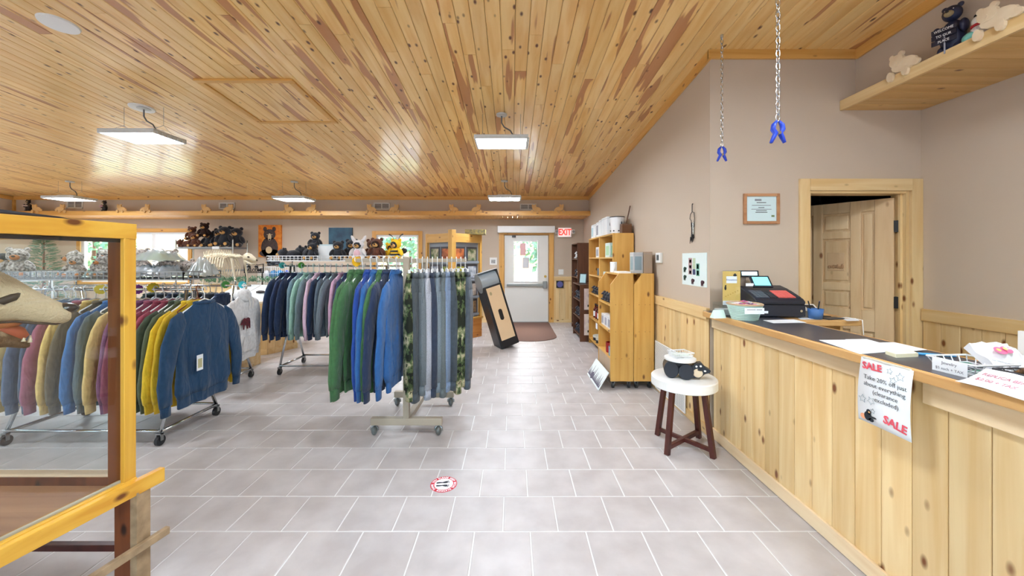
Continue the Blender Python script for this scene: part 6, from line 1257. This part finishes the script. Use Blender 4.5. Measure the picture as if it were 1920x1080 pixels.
# figurines on the ledges
def ledge_bear(p, rz, h, label, sign=None, words=None, mt_=None):
    t = T('bear_statue', label, 'bear statue', p, rz); mt_ = mt_ or mat('blue_black_statue', (34, 40, 70), .45); E = lambda c, r, M=None: MB().ell(Vector(c)*h, Vector(r)*h, 16, 10, M)
    part('body', E((0, 0, .34), (.17, .15, .30)), mt_, t, smooth=True); hd = part('head', E((0, -.02, .76), (.13, .13, .14)), mt_, t, smooth=True); part('muzzle', E((0, -.13, .73), (.065, .07, .055)), mat('statue_tan', (170, 150, 110), .5), hd, smooth=True); part('nose', E((0, -.195, .75), (.025, .02, .018)), black, hd, smooth=True)
    for s in (-1, 1): part('ear', E((s*.1, 0, .88), (.045, .03, .045)), mt_, hd, smooth=True); part('eye', E((s*.05, -.12, .8), (.014, .014, .014)), white, hd, smooth=True); part('leg', E((s*.1, -.05, .1), (.08, .11, .1)), mt_, t, smooth=True); part('arm', E((s*.17, -.08, .45), (.06, .1, .12)), mt_, t, smooth=True)
    if sign:
        for k, wd in enumerate(words): z = h*(.44-.1*k); b = part('sign_board', B(((-.19*h, -.235*h, z-.042*h), (.13*h, -.215*h, z+.042*h))), sign, t); wd and text(wd, .065*h, frame((-.03*h, -.237*h, z), (1, 0, 0), (0, 0, 1)), white, b, sx=.8)
        m = MB(); m.cyl((-.02*h, -.225*h, 0), (-.02*h, -.225*h, .34*h), .012*h, n=8); part('sign_post', m, mat('grey_post', (150, 150, 160), .6), t)
    return t
ybs = 2.86*F/(1788-CX)
ledge_bear((2.855, ybs, 2.816), -PI/2+.35, .355, 'blue black bear statue holding a welcome sign on the right ledge', mat('sign_black', (30, 30, 48), .5), ['WELCOME', 'TO OUR', 'PLACE'])
sn = T('snowman_figurine', 'small white snowman and bear figurine beside the ledge bear statue', 'figurine', (2.84, ybs-.16, 2.816), -PI/2)
for n_, c_, r_, mt_ in (('body', (0, 0, .055), (.05, .045, .055), whitefur), ('head', (0, -.01, .125), (.035, .033, .033), white), ('green_coat', (-.03, -.02, .04), (.045, .04, .035), mat('teal_paint', (120, 190, 180), .5)), ('hat', (0, 0, .16), (.03, .03, .016), black)): m = MB(); m.ell(c_, r_, 14, 9); part(n_, m, mt_, sn, smooth=True)
m = MB(); m.tube([Vector((.036*math.cos(2*PI*i/16), .034*math.sin(2*PI*i/16), .1)) for i in range(16)], .009, 6, True); part('red_scarf', m, mat('scarf_red', (190, 40, 50), .7), sn, smooth=True)
ledge_bear((PX(52, 8.15), 8.165, 2.506), .2, .30, 'dark bear statue with a pale sign at the left end of the back ledge', mat('pale_sign', (214, 196, 190), .6), [''], mat('brown_black_statue', (44, 36, 34), .5)); ledge_bear((PX(195, 8.15), 8.165, 2.506), -.2, .28, 'dark bear statue with a pink sign on the back ledge', mat('pink_sign', (206, 160, 176), .6), [''], mat('brown_black_statue', (44, 36, 34), .5))

# ================================================================== GLASS CASE WITH MOUNTED BEAR
CN = Vector((-1.738, 1.75, 0)); E1 = Vector((-.182, -.983, 0)); E2 = Vector((-1, 0, 0)); LS, LB = 1.35, 1.2
gc = T('display_case', 'yellow wooden glass display case on legs at the left edge', 'display case', CN+E1*.6+E2*.55)
def cpart(n, p, q, w_, h_, mt_, par=None, bev=.003, lab=None): m = MB(); m.bar(p, q, w_, h_); return part(n, m, mt_, par or gc, True, bev, label=lab)
Zp = lambda v, z: Vector((v.x, v.y, z)); ZT0, ZT1 = 1.59, 1.66
far_l = CN+E2*LB; near_r = CN+E1*LS; near_l = far_l+E1*LS
side_in = E2*.022
m = MB(); m.bar(Zp(CN+E2*.011+E1*.027, .44), Zp(CN+E2*.011+E1*.027, ZT1-.002), .02, .054, up=(0, 1, 0)); part('corner_post', m, case_z, gc, True, .003)
m = MB(); m.bar(Zp(CN+E2*.061+E1*.012, .47), Zp(CN+E2*.061+E1*.012, ZT0), .078, .045, up=(0, 1, 0)); part('inner_stile', m, brown_z, gc, True, .002)
for v in (far_l, near_r+side_in, near_l): m = MB(); m.bar(Zp(v, .44), Zp(v, ZT1), .055, .05, up=(0, 1, 0)); part('corner_post', m, case_z, gc, True, .003)
cpart('top_rail', Zp(CN+side_in, (ZT0+ZT1)/2), Zp(near_r+side_in, (ZT0+ZT1)/2), .05, ZT1-ZT0, case_y); cpart('top_rail', Zp(CN+E2*.05, (ZT0+ZT1)/2), Zp(far_l, (ZT0+ZT1)/2), .05, ZT1-ZT0, case_y); cpart('top_rail', Zp(near_r, (ZT0+ZT1)/2), Zp(near_l, (ZT0+ZT1)/2), .05, ZT1-ZT0, case_y); cpart('top_rail', Zp(far_l, (ZT0+ZT1)/2), Zp(near_l, (ZT0+ZT1)/2), .05, ZT1-ZT0, case_y)
cpart('rail_lining', Zp(CN+side_in*2.2, ZT0-.008), Zp(near_r+side_in*2.2, ZT0-.008), .04, .016, mat('dark_lining', (60, 56, 58), .6))
ex = -E1*.09
cpart('outer_rail', Zp(CN+Vector((.018, 0, 0))+ex, .452), Zp(near_r+Vector((.018, 0, 0)), .452), .03, .066, case_y); cpart('sill', Zp(CN+side_in, .478), Zp(near_r+side_in, .478), .055, .025, case_y); cpart('glazing_strip', Zp(CN+side_in*.9, .495), Zp(near_r+side_in*.9, .495), .012, .012, mat('grey_strip', (170, 166, 150), .4))
cpart('back_sill', Zp(CN+E2*.05+Vector((0, .01, 0)), .462), Zp(far_l+Vector((0, .01, 0)), .462), .05, .066, brown_z); cpart('back_sill_cap', Zp(CN+E2*.05+Vector((0, .01, 0)), .4975), Zp(far_l+Vector((0, .01, 0)), .4975), .055, .006, mat('pale_edge', (214, 186, 150), .5))
fl_ = [CN+side_in*2, far_l, near_l, near_r+side_in*2]; m = MB(); m.add([Zp(v, .435) for v in fl_]+[Zp(v, .455) for v in fl_], [(0,1,2,3),(7,6,5,4),(0,4,5,1),(1,5,6,2),(2,6,7,3),(3,7,4,0)]); part('case_floor', m, old_x, gc, True)
m = MB(); m.add([Zp(v, ZT1-.012) for v in fl_]+[Zp(v, ZT1-.006) for v in fl_], [(0,1,2,3),(7,6,5,4),(0,4,5,1),(1,5,6,2),(2,6,7,3),(3,7,4,0)]); part('top_pane', m, glass, gc, True)
def pane(p, q, th_): m = MB(); d = (q-p).normalized(); nn = Vector((-d.y, d.x, 0))*th_; m.add([Zp(p, .49), Zp(q, .49), Zp(q+nn, .49), Zp(p+nn, .49), Zp(p, ZT0), Zp(q, ZT0), Zp(q+nn, ZT0), Zp(p+nn, ZT0)], [(0,3,2,1),(4,5,6,7),(0,1,5,4),(1,2,6,5),(2,3,7,6),(3,0,4,7)]); part('glass_pane', m, glass, gc, True)
pane(CN+side_in+E1*.05, near_r+side_in-E1*.03, .004); pane(CN+E2*.12, far_l-E2*.03, .004); pane(far_l+E1*.03, near_l-E1*.03, .004); pane(near_r+E2*.05, near_l-E2*.03, .004)
for v, k in ((CN+Vector((-.04, .0, 0)), 1), (far_l, 1), (near_r+Vector((-.03, 0, 0)), 1), (near_l, 1)):
    m = MB(); m.bar(Zp(v, 0), Zp(v, .435), .075, .06, up=(0, 1, 0)); part('leg', m, brown_z, gc, True, .003); m = MB(); m.bar(Zp(v+Vector((.054, .0, 0)), .0), Zp(v+Vector((.054, .0, 0)), .43), .03, .065, up=(0, 1, 0)); part('leg_cleat', m, mat('weathered_wood', (150, 126, 96), .7, rgb2=(176, 150, 116), ns=20), gc, True)
cpart('lower_rail', Zp(CN+Vector((.03+.015, 0, 0))+ex, .18), Zp(near_r+Vector((.03, 0, 0)), .18), .025, .035, mat('weathered_wood', (150, 126, 96), .7)); cpart('lower_rail', Zp(CN+E2*.04, .165), Zp(far_l, .165), .03, .03, mahog)
m = MB(); kk = CN+E1*.36; q0 = CN+E1*.16; m.add([Zp(q0+E2*.05, ZT1), Zp(q0+E2*.5, ZT1), Zp(near_l+Vector((.1, .3, 0)), ZT1), Zp(near_r+E2*.05-E1*.3, ZT1), Zp(q0+E2*.07+E1*.06, ZT1+.012), Zp(q0+E2*.48+E1*.06, ZT1+.02), Zp(near_l+Vector((.12, .34, 0)), ZT1+.06), Zp(near_r+E2*.08-E1*.33, ZT1+.06)], [(3,2,1,0),(4,5,6,7),(0,1,5,4),(1,2,6,5),(2,3,7,6),(3,0,4,7)]); solo('black_pad', m, mat('black_rubber', (30, 34, 44), .5), 'black pad lying on top of the glass case', 'pad')
# the bear: one continuous body, remeshed
AX, LT = Vector((.62, .785, 0)), Vector((.785, -.62, 0)); TIP = Vector((-1.975, 1.675, 0)); u_ = .0023
def axq(px): k = (px-CX)/F; return (TIP.x-k*TIP.y)/(AX.x-AX.y*k)
def pxm(px, py, lat=0): P = TIP-AX*axq(px); return Vector((P.x, P.y, PZ(py, P.y)))+LT*lat
def axp(q, z, lat=0): P = TIP-AX*q+LT*lat; return Vector((P.x, P.y, z))
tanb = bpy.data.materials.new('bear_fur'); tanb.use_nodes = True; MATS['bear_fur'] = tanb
t_ = tanb.node_tree; b_ = t_.nodes['Principled BSDF']; b_.inputs['Roughness'].default_value = .85; N_ = t_.nodes.new
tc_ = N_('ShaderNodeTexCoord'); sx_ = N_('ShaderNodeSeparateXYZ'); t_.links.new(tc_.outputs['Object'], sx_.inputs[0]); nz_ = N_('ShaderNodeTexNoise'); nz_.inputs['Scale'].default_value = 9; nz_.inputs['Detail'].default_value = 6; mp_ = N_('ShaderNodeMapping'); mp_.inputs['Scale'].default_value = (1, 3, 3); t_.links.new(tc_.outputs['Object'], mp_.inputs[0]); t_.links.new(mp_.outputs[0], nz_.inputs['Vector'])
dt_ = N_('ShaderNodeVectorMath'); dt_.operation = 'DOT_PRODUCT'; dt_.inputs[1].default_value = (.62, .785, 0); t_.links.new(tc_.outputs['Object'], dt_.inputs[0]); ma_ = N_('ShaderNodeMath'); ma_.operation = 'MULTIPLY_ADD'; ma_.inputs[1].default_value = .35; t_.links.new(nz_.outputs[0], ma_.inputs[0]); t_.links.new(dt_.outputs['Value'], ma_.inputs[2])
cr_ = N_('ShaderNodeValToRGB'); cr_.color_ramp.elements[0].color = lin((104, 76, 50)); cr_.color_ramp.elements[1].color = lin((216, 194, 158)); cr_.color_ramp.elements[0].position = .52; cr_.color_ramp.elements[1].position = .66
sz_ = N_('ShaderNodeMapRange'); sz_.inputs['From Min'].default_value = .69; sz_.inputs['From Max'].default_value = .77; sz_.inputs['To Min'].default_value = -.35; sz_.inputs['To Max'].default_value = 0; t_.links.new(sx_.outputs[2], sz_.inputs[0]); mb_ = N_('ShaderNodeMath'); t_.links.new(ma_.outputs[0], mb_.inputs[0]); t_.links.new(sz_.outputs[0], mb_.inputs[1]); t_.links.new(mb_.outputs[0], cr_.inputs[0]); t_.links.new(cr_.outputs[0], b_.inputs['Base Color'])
nf_ = N_('ShaderNodeTexNoise'); nf_.inputs['Scale'].default_value = 60; mf_ = N_('ShaderNodeMapping'); mf_.inputs['Scale'].default_value = (.4, 2, 2); t_.links.new(tc_.outputs['Object'], mf_.inputs[0]); t_.links.new(mf_.outputs[0], nf_.inputs['Vector']); bp_ = N_('ShaderNodeBump'); bp_.inputs['Strength'].default_value = .7; bp_.inputs['Distance'].default_value = .01; t_.links.new(nf_.outputs[0], bp_.inputs['Height']); t_.links.new(bp_.outputs[0], b_.inputs['Normal'])
br = T('mounted_bear', 'taxidermy brown bear with open mouth inside the glass case', 'mounted bear', axp(.7, .455))
def loftx(secs):
    out = []
    for x, c, hh, hw in secs:
        k = (TIP-AX*axq(x)).y/F; c0 = pxm(x, c); out.append([c0+Vector((0, 0, hh*k*math.sin(2*PI*i/22)))+LT*(hw*u_*math.cos(2*PI*i/22)) for i in range(22)])
    return out
m = MB()
m.loft(loftx([(-150, 545, 78, 62), (-90, 545, 76, 66), (-30, 550, 58, 56), (0, 556, 48, 46), (30, 563, 41, 40), (70, 577, 31, 33), (105, 586, 23, 28), (126, 588, 17, 22), (134, 590, 9, 14)]))
m.loft(loftx([(-130, 600, 50, 50), (-60, 618, 38, 42), (-25, 630, 25, 34), (10, 636, 14, 28), (40, 644, 9, 20), (58, 647, 6, 12)]))
m.ell(axp(.40, 1.33), (.15, .15, .15)); m.ell(axp(.52, 1.22), (.18, .18, .19)); m.ell(axp(.66, 1.08), (.20, .20, .25)); m.ell(axp(.88, 1.0), (.22, .22, .24)); m.ell(axp(1.08, .92), (.2, .2, .23))
for lat in (-.11, .11):
    m.tube([axp(.66, .98, lat), axp(.62, .72, lat), axp(.64, .50, lat)], [.09, .07, .06], 12); m.ell(axp(.60, .495, lat), (.085, .085, .045)); m.tube([axp(1.08, .88, lat), axp(1.04, .68, lat), axp(1.08, .50, lat)], [.1, .075, .06], 12); m.ell(axp(1.04, .495, lat), (.085, .085, .045))
for lat in (-.10, .10): m.ell(axp(.40, 1.50, lat), (.035, .035, .05))
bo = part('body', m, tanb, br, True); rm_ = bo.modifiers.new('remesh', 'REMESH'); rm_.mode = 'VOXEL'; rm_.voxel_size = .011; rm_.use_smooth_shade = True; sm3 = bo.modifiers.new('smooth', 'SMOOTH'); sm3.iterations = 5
def bpart(n, mm, mt_): return part(n, mm, mt_, br, True, smooth=True)
bpart('nose', MB().ell(pxm(121, 578), (.045, .045, .025), 16, 10), mat('nose_grey', (58, 52, 52), .25))
m = MB(); [m.ell(pxm(122, 576, s*.046), (.006, .006, .005), 8, 6) for s in (-1, 1)]; bpart('nostril', m, mat('pale_nostril', (150, 160, 160), .3))
for s in (-1, 1):
    e_ = bpart('eye', MB().tube([pxm(-14, 560, s*.092), pxm(8, 561, s*.100), pxm(26, 555, s*.088), pxm(36, 549, s*.07)], [.008, .016, .016, .008], 8), mat('eye_lid', (70, 58, 48), .5))
    bpart('lip', MB().tube([pxm(-15, 602, s*.07), pxm(30, 600, s*.062), pxm(70, 604, s*.05), pxm(105, 606, s*.03), pxm(130, 599, s*.008)], [.005]*5, 6), mat('dark_lip', (66, 48, 40), .5))
bpart('tongue', MB().tube([pxm(-20, 622), pxm(10, 618), pxm(35, 626), pxm(50, 632)], [.03, .034, .028, .012], 10, ry=[.02, .022, .014, .008]), mat('tongue_red', (196, 96, 66), .4)); bpart('palate', MB().ell(pxm(8, 606), (.05, .05, 9*u_), 12, 8), mat('palate_orange', (190, 110, 60), .5))
for x, y, dy, up_ in ((56, 640, -.03, .7), (56, 640, .03, .7), (44, 638, -.038, .5), (44, 638, .038, .5)): bpart('fang', MB().tube([pxm(x, y, dy), pxm(x+1, y-14*up_, dy)], [.007, .002], 6), mat('ivory', (232, 218, 186), .4))
